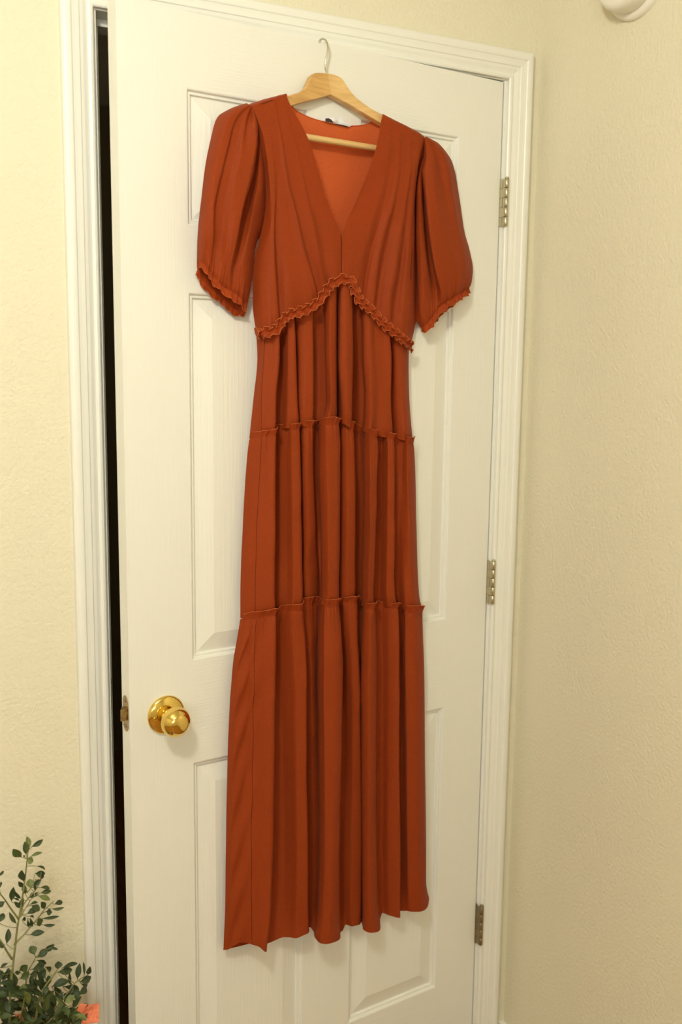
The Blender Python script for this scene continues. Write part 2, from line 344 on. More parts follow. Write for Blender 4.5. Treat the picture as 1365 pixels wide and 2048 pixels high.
def loft(curves, M=110, sub=10, gt=None, gb=None, seed=1, wob=.0008, pinch=0.0, pinchb=0.0, lb=.012):
    """a surface through curves [(px, py, mm in front of the door), ...]; gt / gb = (amplitude, length) of gathers at the top / bottom"""
    K = []
    for c in curves:
        P = pix(c); s = arc(P); K.append(pchip(s, P, np.linspace(0, s[-1], M)))
    K = np.array(K)                                            # curve, row, xyz
    seg = np.linalg.norm(np.diff(K, axis=0), axis=2).mean(axis=1); t = np.concatenate([[0], np.cumsum(np.maximum(seg, 1e-4))])
    q = np.concatenate([np.linspace(t[i], t[i+1], sub, endpoint=False) for i in range(len(t)-1)]+[[t[-1]]])
    G = pchip(t, K, q).transpose(1, 0, 2)                      # row, column, xyz
    sc = np.array([arc(G[r]) for r in (0, M//2, M-1)])
    L = arc(G[:, G.shape[1]//2]); edge = np.minimum(1, np.minimum(sc[1], sc[1][-1]-sc[1])/.006)
    D = np.zeros(G.shape[:2])
    def gather(s, dist, amp, ln, sd):
        g = np.abs(noise1(s, .0042, sd))*1.3+np.abs(noise1(s, .0075, sd+1))-.8
        lj = ln*(.55+.9*np.abs(noise1(s, .006, sd+2)))
        return amp*g[None, :]*np.exp(-(dist[:, None]/lj[None, :])**1.2)
    if gt: D += gather(sc[0], L, gt[0], gt[1], seed*10)
    if gb: D += gather(sc[2], L[-1]-L, gb[0], gb[1], seed*10+5)
    D -= pinch*np.exp(-(L/.0045)**2)[:, None]
    D -= pinchb*np.exp(-((L[-1]-L)/lb)**2)[:, None]
    vv = L[:, None]; D = D+wob*(noise1(sc[1][None, :]+.55*vv, .03, seed+70)*noise1(vv*1.0+.3*sc[1][None, :], .07, seed+71)*1.5)
    G = G+nh[None, None, :]*(D*edge[None, :])[:, :, None]
    return G
def ruffle(P, h, lean, amp, mer, seed, wl=.010, both=False, up=(0, 0, 1), edge_r=.0006, N=None, flip=1.0, scal=0.0):
    """gathered strip standing on the seam path P; returns an MB with a rolled edge"""
    s = arc(P); N = N or max(40, int(s[-1]/.0010)); q = np.linspace(0, s[-1], N); B = pchip(s, P, q)
    T = np.gradient(B, axis=0)
    k = np.ones(9)/9; T = np.stack([np.convolve(np.pad(T[:, i], 4, mode='edge'), k, 'valid') for i in range(3)], 1)
    T /= np.linalg.norm(T, axis=1)[:, None]+1e-12
    up = np.array(up, float)
    if up.ndim == 1: up = np.repeat(up[None], N, 0)
    if both: up = np.cross(nh[None], T)*flip; up /= np.linalg.norm(up, axis=1)[:, None]
    ph = 2*math.pi*q/wl+2.2*noise1(q, wl*1.6, seed)
    a1 = np.sin(ph)*(.75+.35*noise1(q, wl*2.2, seed+1)); a2 = np.cos(ph*1.0+.6)*(.8+.3*noise1(q, wl*1.7, seed+2))
    hv = 1+.18*noise1(q, wl*1.5, seed+3)
    b1 = np.sin(ph*.93+2.1)*(.75+.35*noise1(q, wl*2, seed+4)); b2 = np.cos(ph*.93+2.7)
    if both: a2 = -np.sin(2*ph)*.55+.25*a2; b2 = -np.sin(2*ph*.93)*.55+.25*b2
    mb = MB(); ws = np.linspace(-1, 1, 13) if both else np.linspace(-.22, 1, 9); G = []
    gz = .0007*np.abs(noise1(q, .0026, seed+8))
    for w_ in ws:
        if w_ >= 0: A, Bm = a1, a2
        else: A, Bm = b1, b2
        aw = abs(w_) if (both or w_ > 0) else 0
        off = .0009+gz+lean*aw**1.2+amp*aw**1.1*A
        G.append(B+up*(h*w_*((hv*(1+scal*np.sin(ph*.5+1)) if not both else hv*(1+.48*np.cos(ph+.4))) if w_ > 0 else (np.ones(N) if not both else 1+.45*np.cos(ph*.93+2.4))))[:, None]+nh[None]*off[:, None]+T*(mer*aw*Bm)[:, None])
    G = np.array(G); mb.grid(G)
    mb.tube(G[-1], edge_r, 6, m=1)
    if both: mb.tube(G[0], edge_r, 6, m=1)
    return mb
def surf(name, grids, mat, parent):
    mb = MB()
    for g in grids: mb.grid(g)
    return mb.build(name, mat, parent, smooth=True)
M_groove = pmat('seam_groove_shade', (.13, .022, .010), .8, spec=.1)  # dark colour stands in for the shade inside the seam grooves
def seam(P, parent, r=.00045, off=.0002):
    return MB().tube(np.asarray(P)+nh*off, r, 5).build('seam', M_groove, parent, smooth=True)

# ------------------------------------------------------------------ the hanger
hc = at(655, 146, 20)
hanger = empty('clothes_hanger', hc, TH)
tag(hanger, 'light wooden clothes hanger with a steel hook, hung over the top of the door', 'hanger')
def arm(top, bot, t, parent, mat):
    """front outline from the middle outwards; t = thickness"""
    top = [(x, y, 44-(44-d)*1.55) for x, y, d in top]; bot = [(x, y, 44-(44-d)*1.55) for x, y, d in bot]
    T_ = pix(top); B_ = pix(bot); n = 26
    T_ = pchip(arc(T_), T_, np.linspace(0, arc(T_)[-1], n)); B_ = pchip(arc(B_), B_, np.linspace(0, arc(B_)[-1], n))
    r = .0022; G = []
    for k in range(n):
        a, b = T_[k], B_[k]; u = (a-b)/np.linalg.norm(a-b); th = t*(1-.15*k/n); bk = -nh*th
        G.append([b+u*r*.4, b+u*r+nh*0, a-u*r, a-u*r*.35+bk*.06, a+bk*.16, a+bk*.84, a-u*r*.35+bk*.95, a-u*r+bk, b+u*r+bk, b+u*r*.3+bk*.93, b+bk*.84, b+bk*.10])
    G = np.array(G); mb = MB(); mb.grid(G, closed=True); m = len(G[0])
    mb.F += [list(range(m)), [(n-1)*m+i for i in range(m)][::-1]]; mb.mi += [0, 0]
    o = mb.build('arm', mat, parent, smooth=False)
    return o
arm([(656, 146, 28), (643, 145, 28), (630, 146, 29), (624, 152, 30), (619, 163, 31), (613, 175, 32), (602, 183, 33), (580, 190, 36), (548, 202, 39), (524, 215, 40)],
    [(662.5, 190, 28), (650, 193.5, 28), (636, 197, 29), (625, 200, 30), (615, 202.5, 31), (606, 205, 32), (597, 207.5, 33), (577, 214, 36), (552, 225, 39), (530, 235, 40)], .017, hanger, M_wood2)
arm([(656, 146, 28), (664, 147, 28), (675, 150, 29), (687, 158, 30), (693, 168, 31), (704, 184, 32), (718, 198, 34), (740, 214, 37), (770, 231, 40), (795, 246, 41), (815, 261, 41)],
    [(662.5, 190, 28), (672, 195, 28), (684, 201, 29), (695, 207, 30), (704, 212, 31), (715, 218.5, 32), (727, 225.5, 34), (745, 236, 37), (768, 249.5, 40), (788, 263, 41), (806, 277, 41)], .017, hanger, M_wood)
hk = pix([(655, 152, 11), (653, 143, 11.5), (651, 134, 12.5), (651.3, 124, 14), (653.5, 113, 15), (655.6, 101, 15.5), (655.6, 91, 14), (653.2, 83.5, 11), (649.5, 79, 7), (645.5, 77.5, 3), (641.5, 79.5, 1.5), (638.3, 83.8, 1.5)])
s_ = arc(hk); hk = pchip(s_, hk, np.linspace(0, s_[-1], 60))
MB().tube(hk, .0017, 10).build('hook', M_steel, hanger, smooth=True)
ba, bb = dp(.215, 1.881, .026), dp(.505, 1.881, .026)
MB().tube(np.linspace(ba, bb, 12), .0052, 20).build('crossbar', M_dowel, hanger, smooth=True)

# ------------------------------------------------------------------ the dress
dress = empty('maxi_dress', dp(.37, .44, .03), TH)
tag(dress, 'rust coloured tiered maxi dress with puff sleeves and ruffled seams, hung on the door', 'dress')
def tier(rows, depths):
    """rows: per curve [(x, y) top, x at fixed ys..., (x, y) bottom]"""
    pass
# lowest tier: fold curves, x at y = 1280, 1330, 1500, 1700, then the hem; depth top / 1330 / 1500 / 1700 / hem
TD = [((481, 1238), 474, 466, 456, 452, (447, 1899), (14, 14, 14, 14, 14)),
 ((490, 1238), 484, 477, 469, 463, (459, 1897), (30, 34, 34, 32, 30)),
 ((501, 1236), 498, 496, 489, 484, (479, 1884), (36, 39, 36, 36, 33)),
 ((512, 1235), 510, 509, 506, 503, (504, 1888), (43, 45, 42, 42, 40)),
 ((530, 1233), 528, 528, 525, 521, (519, 1893), (46, 47, 46, 46, 46)),
 ((549, 1230), 548, 547, 545, 542, (531, 1903), (50, 51, 52, 52, 54)),
 ((551, 1230), 551.5, 551, 549.5, 547, (538, 1885), (24, 20, 18, 18, 28)),
 ((562, 1221), 562, 561, 565, 568, (562, 1875), (29, 25, 23, 25, 30)),
 ((573, 1220), 574, 575, 578, 581, (578, 1874), (38, 35, 33, 34, 36)),
 ((588, 1220), 590, 593, 595, 597, (595, 1875), (46, 47, 46, 47, 44)),
 ((602, 1219), 608, 610, 610, 613, (613, 1867), (46, 48, 49, 49, 46)),
 ((606, 1209), 612, 613.5, 615, 616.5, (618, 1849), (26, 24, 20, 18, 20)),
 ((620, 1208), 622, 624, 626, 627, (624, 1856), (30, 28, 22, 20, 22)),
 ((638, 1207), 636, 635, 637, 637.5, (629, 1863), (24, 20, 15, 16, 26)),
 ((643, 1212), 640, 639.5, 641, 641.5, (632, 1876), (42, 44, 44, 43, 44)),
 ((650, 1213), 648, 648, 649, 649, (640, 1885), (52, 55, 55, 53, 52)),
 ((664, 1213), 665, 667, 667, 663, (657, 1887), (56, 58, 58, 58, 58)),
 ((675.5, 1211), 680, 682, 681, 676.5, (677, 1880), (54, 55, 55, 54, 52)),
 ((678.5, 1205), 684, 686, 684.5, 680, (685, 1862), (26, 20, 18, 16, 24)),
 ((686, 1204), 691, 692, 692, 689, (692, 1849), (34, 28, 22, 24, 26)),
 ((700, 1203), 702, 704, 706, 706, (706, 1852), (40, 40, 36, 36, 36)),
 ((712, 1203), 713, 715.5, 719, 721, (718, 1849), (42, 44, 40, 38, 36)),
 ((716, 1206), 718.5, 719.5, 722, 723.5, (723, 1838), (14, 12, 10, 12, 14)),
 ((725, 1213), 723, 722.5, 723.5, 725.5, (726, 1850), (20, 22, 24, 30, 30)),
 ((728.5, 1216), 727, 726, 726, 727.5, (729, 1860), (46, 48, 49, 48, 46)),
 ((741, 1217), 741, 740, 739, 740, (743, 1865), (56, 58, 58, 56, 54)),
 ((751, 1216), 752, 753, 751, 752, (759, 1861), (50, 50, 51, 51, 50)),
 ((754.5, 1213), 755.5, 756, 755, 756, (761, 1834), (28, 28, 28, 28, 30)),
 ((762, 1215), 763, 764, 764, 764, (765, 1825), (30, 28, 27, 27, 28)),
 ((779, 1216), 779, 779, 777, 777, (779, 1830), (42, 40, 38, 38, 38)),
 ((794, 1216), 796, 796.5, 796, 798, (798, 1835), (48, 48, 47, 46, 46)),
 ((798, 1216), 799.5, 800, 799.5, 801.5, (801, 1821), (26, 22, 21, 22, 26)),
 ((804, 1219), 804.5, 805, 806, 808, (808, 1821), (30, 26, 24, 26, 28)),
 ((811, 1223), 811, 811, 813, 815, (818, 1822), (44, 42, 40, 40, 38)),
 ((827, 1224), 828, 829, 832, 834, (840, 1823), (48, 48, 47, 46, 46)),
 ((841, 1223), 844, 846, 847, 849, (855, 1814), (38, 38, 38, 38, 36)),
 ((845, 1221), 847, 849, 850.5, 853, (858.5, 1797), (13, 13, 13, 13, 13))]
def bow(x):                                   # the last centimetres of the right edge flare out
    return x
cD = []
for (tp, a, b, c, e, hm, dd) in TD:
    pts = [(tp[0], tp[1], dd[0]), (a, 1280, (dd[0]+dd[1])/2), (b, 1330, dd[1]), (c, 1500, dd[2]), (e, 1700, dd[3])]
    hx, hy = hm
    mid = 1700+.62*(hy-1700)
    pts += [(e+.35*(hx-e), mid, dd[3]+.4*(dd[4]-dd[3])), (hx, hy, dd[4])]
    cD.append(pts)
cD[-1][-2] = (853, 1765, 13)
TC = [((499, 879), 496, 486, 481, (481, 1236), (14, 14, 14)),
 ((508, 876), 505, 496, 491, (491, 1236), (30, 32, 32)),
 ((523, 873), 522, 514, 511, (512, 1233), (43, 43, 43)),
 ((536, 871), 536, 531, 529, (530, 1231), (46, 47, 47)),
 ((549, 868), 548.5, 547, 546, (549, 1228), (50, 51, 51)),
 ((551, 862), 551.5, 550, 549, (551, 1228), (22, 20, 22)),
 ((561, 860), 561, 560, 560, (562, 1219), (28, 26, 28)),
 ((573, 859), 573, 574, 575, (574, 1218), (36, 35, 36)),
 ((585, 858), 586, 587, 589, (588, 1218), (46, 46, 46)),
 ((595.5, 856), 597, 598.5, 601, (602, 1217), (47, 48, 47)),
 ((598, 856), 599.5, 601, 603.5, (606, 1207), (28, 18, 20)),
 ((606, 855), 606, 607, 609, (613, 1206), (38, 32, 26)),
 ((615, 855), 615, 617, 620, (622, 1206), (43, 38, 30)),
 ((625, 853), 625, 630, 634, (632, 1206), (41, 35, 26)),
 ((630, 852), 629, 635, 640, (637, 1206), (28, 24, 20)),
 ((638, 851), 637, 641, 643, (641, 1207), (26, 24, 24)),
 ((642, 849), 640.5, 644, 646, (644, 1211), (43, 44, 46)),
 ((655, 848), 655, 658, 659, (659, 1212), (55, 56, 57)),
 ((672, 847), 675, 674.5, 674, (675, 1210), (54, 55, 55)),
 ((676, 846), 678.5, 677.5, 677, (679, 1204), (18, 14, 20)),
 ((681, 846), 682, 681, 681, (685, 1203), (34, 32, 32)),
 ((694, 850), 696, 696, 697, (700, 1202), (44, 44, 42)),
 ((705, 857), 708, 709, 709.5, (711, 1202), (44, 43, 42)),
 ((708, 856), 711, 711.5, 712, (715, 1204), (22, 16, 12)),
 ((719, 861), 720, 720, 718, (720, 1207), (24, 18, 12)),
 ((727, 864), 727, 727, 724, (725, 1211), (24, 20, 16)),
 ((731, 866), 730, 730, 727, (728.5, 1214), (42, 43, 45)),
 ((742, 869), 742, 741, 737, (741, 1215), (54, 56, 56)),
 ((753, 872), 755, 751, 747, (751, 1214), (52, 51, 51)),
 ((757, 873), 758, 754, 750, (755, 1212), (32, 30, 28)),
 ((764, 874), 765, 762, 759, (762, 1213), (32, 29, 28)),
 ((776, 876), 776, 775, 775, (779, 1214), (48, 46, 46)),
 ((786, 877), 786.5, 787, 787.5, (794, 1214), (50, 49, 48)),
 ((789, 878), 789.5, 790, 791, (798, 1215), (32, 28, 26)),
 ((797, 880), 796, 797, 799, (804, 1218), (34, 31, 30)),
 ((807, 882), 805, 806, 809, (811, 1221), (36, 38, 42)),
 ((815, 883), 815, 819, 824, (827, 1222), (46, 47, 48)),
 ((824, 884), 826, 830, 836, (841, 1221), (36, 37, 38)),
 ((826.5, 883), 829, 833.5, 839, (845, 1219), (13, 13, 13))]
cC = [[(t[0], t[1], d[0]), (a, 900, d[0]), (b, 1050, d[1]), (c, 1190, d[2]), (m[0], m[1], d[2])] for (t, a, b, c, m, d) in TC]
TB = [((513, 673), 515, 507, (499, 877), (14, 14, 14)),
 ((520, 672), 521, 514, (508, 874), (30, 30, 30)),
 ((531, 669), 528, 523, (523, 871), (38, 40, 42)),
 ((544, 666), 543, 537, (536, 869), (44, 45, 46)),
 ((557, 660), 556, 549.5, (549, 866), (50, 50, 50)),
 ((559, 648), 559, 552.5, (551, 860), (28, 22, 22)),
 ((566, 638), 565, 563, (562, 858), (31, 28, 28)),
 ((576, 631), 576, 576, (576, 857), (44, 44, 44)),
 ((586, 628), 589, 591.5, (595, 854), (47, 48, 48)),
 ((589, 627), 592, 594.5, (598, 854), (32, 26, 28)),
 ((595, 626), 598, 598, (602, 853), (38, 38, 38)),
 ((608, 621), 612, 611, (613, 853), (46, 46, 45)),
 ((623, 614), 624.5, 624.5, (624, 852), (48, 48, 46)),
 ((626, 612), 627.5, 627.5, (627, 851), (32, 22, 26)),
 ((636, 606), 639, 640, (634, 850), (32, 26, 28)),
 ((647, 596), 650, 652, (641, 848), (36, 28, 30)),
 ((652, 588), 653, 655, (645, 847), (42, 44, 44)),
 ((661, 579), 662, 663, (658, 846), (50, 52, 54)),
 ((669.5, 573), 670.5, 671, (671, 845), (50, 50, 50)),
 ((672.5, 572), 673, 674, (675, 844), (22, 20, 22)),
 ((677, 570), 676, 680, (680, 845), (36, 36, 32)),
 ((682, 570), 680, 684, (686, 847), (50, 50, 48)),
 ((692, 570), 693, 694, (694, 850), (54, 56, 54)),
 ((702, 575), 705, 703, (703, 855), (52, 52, 52)),
 ((706, 588), 708, 706, (706, 855), (24, 20, 20)),
 ((712, 602), 717, 718, (718, 860), (28, 20, 20)),
 ((721, 613), 725, 729, (726, 862), (32, 26, 24)),
 ((727, 618), 728, 732, (731, 864), (44, 44, 44)),
 ((739, 626), 742, 744, (742, 868), (50, 52, 53)),
 ((750, 637), 754, 759, (754, 871), (46, 48, 46)),
 ((763, 650), 767, 769, (768, 874), (48, 48, 48)),
 ((776, 661), 779.5, 779.5, (784, 876), (50, 50, 48)),
 ((780, 664), 782.5, 782.5, (788, 876), (34, 28, 28)),
 ((790, 673), 790, 793, (798, 878), (42, 38, 38)),
 ((804, 685), 803, 806, (811, 881), (44, 43, 44)),
 ((816, 694), 814, 815.5, (822, 882), (34, 34, 34)),
 ((819, 698), 818, 819.5, (826, 881), (13, 13, 13))]
cB = [[(t[0], t[1]-2, d[0]), (t[0]*.5+a*.5, (t[1]+700)/2, d[0]*.5+d[1]*.5), (a, 715, d[1]), (b, 800, d[1]*.4+d[2]*.6), (m[0], m[1], d[2])] for (t, a, b, m, d) in TB]
def deepen(cs, k1=1.35, k2=1.6):
    n = len(cs); out = []
    for i, c in enumerate(cs):
        if i in (0, n-1): out.append(c); continue
        out.append([(x, y, max(9.0, 48-(48-d)*k1) if d < 48 else 48+(d-48)*k2) for x, y, d in c])
    return out
cB, cC, cD = deepen(cB, 1.25, 1.4), deepen(cC), deepen(cD)
def make_tier(curves, gt, M, seed):
    G = loft(curves, M=M, sub=12, gt=gt, seed=seed, wob=.0013, pinch=.0022, pinchb=(.0035 if curves is not cD else 0))
    if curves is cD:                                            # slanting creases on the loose left side
        v_ = np.linspace(0, 1, G.shape[0])[:, None]; c_ = np.arange(G.shape[1])[None, :]/12.0
        wd = np.exp(-((c_-1.9)/1.1)**2)*np.clip(v_/.08, 0, 1)*(1-.4*v_)
        G = G+nh*(.0030*wd*np.sin(2*math.pi*(v_*6.5+c_*.55)+1.5*np.sin(5*v_)))[:, :, None]
    n = 60; t = np.linspace(0, 1, n)[None, :, None]
    Bk = G[:, :1]*(1-t)+G[:, -1:]*t-nh*(.007*np.sin(math.pi*t)**.6)
    vv = np.linspace(0, 1, G.shape[0])[:, None, None]
    Bk = Bk-nh*.0*vv+np.array([0, 0, -1.0])*(.004*vv*np.abs(np.sin(9*t+.5))*np.sin(math.pi*t)**.4)
    Bk = Bk+nh*(.0025*np.sin(t*26+.4)*np.sin(math.pi*t))
    o = surf('skirt_tier', [G, Bk], M_dress, dress)
    return G, Bk, o
GB, BB_, oB = make_tier(cB, (.0017, .020), 100, 3)
GC, BC_, oC = make_tier(cC, (.0021, .024), 150, 4)
GD, BD_, oD = make_tier(cD, (.0022, .030), 200, 5)
for G, o, i in ((GB, oB, 2), (GC, oC, 2), (GD, oD, 3)):
    seam(G[:, i*12], o)
def top_path(G, lift=.0):
    P = G[0].copy(); s = arc(P); q = np.linspace(0, s[-1], int(s[-1]/.0012))
    Q = np.stack([np.interp(q, s, P[:, k]) for k in range(3)], 1); k = np.ones(3)/3
    dq = (Q-Ed) @ nh; kk = np.hanning(33); kk /= kk.sum(); sm_ = np.convolve(np.pad(dq, 16, mode='edge'), kk, 'valid')
    Q = Q+nh*(np.maximum(0, sm_-dq)*.55)[:, None]
    for _ in range(2): Q = np.stack([np.convolve(np.pad(Q[:, i], 1, mode='edge'), k, 'valid') for i in range(3)], 1)
    return Q+np.array([0, 0, lift])
ruffle(top_path(GC, -.0015), .0115, .0058, .0019, .0022, 11, wl=.016, edge_r=.00065).build('seam_ruffle', None, oC, smooth=True, mats=[M_ruffle, M_edge])
ruffle(top_path(GD, -.0015), .0130, .0060, .0020, .0022, 23, wl=.017, edge_r=.00065).build('seam_ruffle', None, oD, smooth=True, mats=[M_ruffle, M_edge])
# rolled hem
hmP = GD[-1]; s_ = arc(hmP); q_ = np.linspace(0, s_[-1], 700); hmP = np.stack([np.interp(q_, s_, hmP[:, k]) for k in range(3)], 1)
hb = MB().tube(hmP, .0008, 6); hb.tube(BD_[-1], .0008, 6)
hb.grid(np.stack([GD[-4]+nh*.0005, GD[-1]+nh*.0006]))
hb.build('hem', M_dress, oD, smooth=True)

# bodice
BL = [[(497, 209, 26), (499, 215, 38), (516, 254, 38), (525, 312, 34), (531, 349, 30), (532, 400, 28), (529, 432, 25), (520, 474, 20), (510, 515, 15), (506, 560, 14), (506, 610, 14), (513, 668, 14)],
 [(505, 206, 27), (508, 213, 43), (530, 280, 46), (538, 350, 45), (541, 400, 42), (539, 440, 38), (532, 480, 36), (523, 530, 33), (519, 580, 32), (520, 620, 32), (524, 667, 32)],
 [(515, 203, 28), (519, 209, 46), (540, 290, 49), (548, 370, 49), (543, 440, 46), (540, 510, 45), (538, 570, 45), (539, 620, 45), (541, 665, 45)],
 [(521, 201, 28), (526, 207, 46), (543, 290, 49), (551, 370, 48), (548, 440, 48), (548, 512, 49), (551, 570, 49), (554, 620, 49), (557, 660, 49)],
 [(526, 199, 28), (530, 205, 46), (547, 290, 47), (556, 370, 43), (552, 440, 38), (553, 512, 34), (556, 570, 33), (559, 620, 35), (562, 643, 38)],
 [(532, 197.5, 28), (538, 203, 47), (555, 290, 48), (566, 380, 46), (568, 450, 42), (571, 520, 42), (576, 580, 44), (579, 630, 44)],
 [(538, 196, 28), (543, 201, 48), (557, 275, 50), (571, 367, 49), (583, 430, 47), (593, 500, 46), (602, 560, 45), (607, 622, 44)],
 [(544, 194.5, 28), (548, 199.5, 50), (561, 267, 54), (576, 367, 54), (590, 420, 54), (607, 500, 53), (621, 548, 51), (631, 584, 49), (634, 605, 46)],
 [(548, 193.5, 28), (552, 198, 49), (566, 267, 48), (583, 367, 46), (598, 430, 43), (614, 500, 40), (629, 555, 38), (637, 588, 38), (640, 600, 40)],
 [(554, 192, 28), (559, 195, 49), (576, 262, 50), (594, 340, 50), (607, 400, 50), (622, 460, 49), (636, 520, 47), (645, 560, 45), (650, 580, 44)],
 [(560, 190.5, 28), (564, 193, 50), (583, 262, 52), (598, 325, 52), (614, 400, 52), (630, 465, 51), (645, 545, 48), (654, 572, 46)],
 [(563, 190, 28), (567, 192, 49), (589, 262, 49), (606, 325, 48), (623, 400, 47), (641, 470, 44), (654, 540, 42), (662, 568, 42)],
 [(568, 188.5, 28), (571, 190, 49), (602, 265, 51), (622, 325, 51), (640, 395, 50), (661, 470, 49), (671, 530, 47), (674, 560, 46)],
 [(572.5, 187.5, 28), (574, 190, 48), (614.5, 272, 49), (627, 305, 49), (650, 388, 49), (659.5, 412, 49), (682, 479, 48), (683, 520, 45), (683.5, 556, 45)]]
BR = [[(765, 227, 29), (766, 231, 48), (754, 290, 49), (736.7, 344, 49), (714, 399, 49), (684.5, 479, 48), (684, 520, 45), (684, 556, 45)],
 [(771, 230, 28), (773, 235, 50), (764, 300, 51), (748, 360, 51), (728, 420, 51), (704, 490, 49), (697, 530, 48), (696, 560, 47)],
 [(778, 234, 28), (781, 240, 50), (776, 310, 52), (763, 380, 52), (745, 440, 51), (727, 500, 49), (716, 550, 47), (713, 590, 45)],
 [(786, 238, 28), (789, 245, 49), (786, 320, 48), (774, 390, 46), (757, 450, 43), (741, 510, 40), (731, 560, 38), (726, 606, 40)],
 [(791, 240.5, 28), (794, 247, 49), (791, 325, 49), (780, 395, 48), (763, 450, 47), (748, 515, 46), (737, 570, 44), (733, 618, 44)],
 [(797, 243.5, 28), (800, 250, 50), (798, 330, 52), (787, 400, 53), (771, 455, 53), (756, 520, 50), (747, 590, 48), (744, 628, 46)],
 [(804, 247, 28), (807, 253, 48), (805, 330, 47), (794, 400, 44), (780, 465, 40), (764, 540, 36), (755, 600, 34), (753, 640, 38)],
 [(811, 250.5, 28), (814, 257, 47), (813, 330, 48), (803, 400, 47), (790, 468, 46), (776, 540, 43), (767, 605, 42), (765, 650, 43)],
 [(818, 254.5, 28), (821, 261, 47), (819, 330, 50), (812, 400, 51), (801, 470, 51), (790, 540, 50), (779, 612, 48), (777, 660, 46)],
 [(826, 258.5, 28), (828, 265, 45), (825, 330, 45), (819, 400, 43), (811, 470, 39), (801, 540, 35), (790, 612, 33), (787, 668, 38)],
 [(834, 262.5, 28), (836, 269, 43), (831, 330, 44), (825, 400, 44), (819, 470, 44), (813, 540, 43), (806, 612, 42), (803, 683, 42)],
 [(842, 267.5, 27), (843.5, 274, 40), (836, 330, 39), (829, 400, 38), (826, 470, 38), (822, 540, 38), (818, 612, 38), (813, 689, 38)],
 [(849, 272.5, 26), (849.5, 279, 35), (846, 311, 30), (838, 334, 24), (831, 400, 17), (831, 501, 14), (833.5, 560, 14), (833.5, 635, 14), (829, 660, 14), (821, 695, 14)]]
def calm(cs):
    n = len(cs); out = []
    for i, c in enumerate(cs):
        if i in (0, n-1): out.append(c); continue
        o_ = []
        for x, y, d in c:
            k = .22 if y < 300 else (.22+.78*min(1, (y-300)/240))
            o_.append((x, y, d if d < 30 and y < 300 else 48-(48-d)*k))
        out.append(o_)
    return out
BL, BR = calm(BL), calm(BR)
gl = loft(BL, M=150, sub=9, gb=(.0016, .034), seed=6, wob=.0012, pinch=0); bl = surf('bodice_front', [gl], M_dress, dress)
gr = loft(BR, M=150, sub=9, gb=(.0016, .034), seed=7, wob=.0012, pinch=0); br = surf('bodice_front', [gr], M_dress, dress)
seam(pix([(683.6, 482, 48.6), (683.7, 520, 45.4), (683.9, 552, 45.6)]), br)
seam(pix([(499, 215.5, 39), (510, 212, 44), (522, 208, 47), (534, 204, 48.5), (545, 200, 50.6)]), bl)
sm = gl[:, 0]; seam(sm[10:70], bl, .0006)
seam(gr[:, -1][8:60], br, .0006)
seam(pix([(829, 402, 40), (826, 440, 40.5), (824, 500, 40), (822, 560, 39)]), br, .0004)
BK = [[(498, 211, 24), (514, 260, 14), (528, 340, 10), (530, 400, 8), (520, 474, 8), (508, 540, 10), (507, 610, 12), (513, 668, 13)],
 [(540, 197, 24), (548, 300, 10), (552, 400, 7), (555, 540, 7), (560, 660, 8)],
 [(572, 189, 24), (578, 300, 9), (584, 400, 6), (590, 540, 6), (595, 650, 8)],
 [(580, 205, 17), (588, 300, 8), (594, 400, 6), (600, 540, 6), (605, 650, 8)],
 [(590, 218.5, 12), (597, 300, 8), (603, 400, 6), (610, 540, 6), (615, 650, 8)],
 [(602, 226.5, 10.5), (608, 300, 8), (614, 400, 6), (622, 540, 6), (628, 650, 8)],
 [(627, 237.5, 9), (630, 300, 7), (636, 400, 6), (644, 540, 6), (650, 650, 8)],
 [(652, 244.5, 8), (655, 300, 7), (660, 400, 6), (665, 540, 6), (670, 650, 8)],
 [(679, 250, 8), (682, 300, 7), (686, 400, 6), (690, 540, 6), (693, 650, 8)],
 [(708, 252, 8), (710, 300, 7), (711, 400, 6), (714, 540, 6), (718, 650, 8)],
 [(730, 249.5, 9), (731, 300, 8), (732, 400, 7), (736, 540, 6), (740, 650, 8)],
 [(748, 242, 12), (749, 300, 10), (750, 400, 8), (754, 540, 7), (758, 660, 8)],
 [(766, 229.5, 24), (770, 300, 12), (772, 400, 9), (776, 540, 8), (780, 670, 9)],
 [(808, 250, 24), (806, 330, 10), (804, 400, 9), (806, 540, 8), (806, 680, 10)],
 [(849, 274, 24), (838, 334, 14), (830, 420, 10), (831, 501, 10), (833, 600, 12), (821, 695, 13)]]
gk = loft(BK, M=90, sub=7, seed=8, wob=.0010); bk = surf('bodice_back', [gk], M_inside, dress)
nk = gk[0][7*2:7*12+1]
MB().tube(nk, .0009, 6).build('neck_binding', M_inside, bk, smooth=True)
M_tagw = pmat('satin_tag', (.80, .79, .83), .45); M_tagb = pmat('black_print', (.05, .02, .015), .6)
tg = np.array([pix([(644, 238, 11), (650, 234, 13), (658, 233, 12), (668, 235.5, 14), (676, 233.5, 12), (685, 236, 12), (692, 244, 13), (698, 247.5, 12), (704, 251, 11)]),
               pix([(648, 241, 14), (654, 240, 16), (662, 241, 13), (669, 242, 17), (678, 241, 13), (687, 244, 14), (693, 248, 14), (698, 250, 13), (701, 252.5, 12)]),
               pix([(653, 243.5, 12), (657, 244.5, 13), (664, 246, 12), (671, 247.5, 13), (679, 249, 12), (686, 250.8, 12), (691, 252, 12), (696, 253.5, 12), (699, 254, 11)])])
tg2 = np.stack([pchip(np.arange(9.), tg[k], np.linspace(0, 8, 41)) for k in range(3)]); tg2 = pchip(np.arange(3.), tg2, np.linspace(0, 2, 9))
to = surf('care_tag', [tg2], M_tagw, dress); tag(to, 'crumpled white satin tag at the neck')
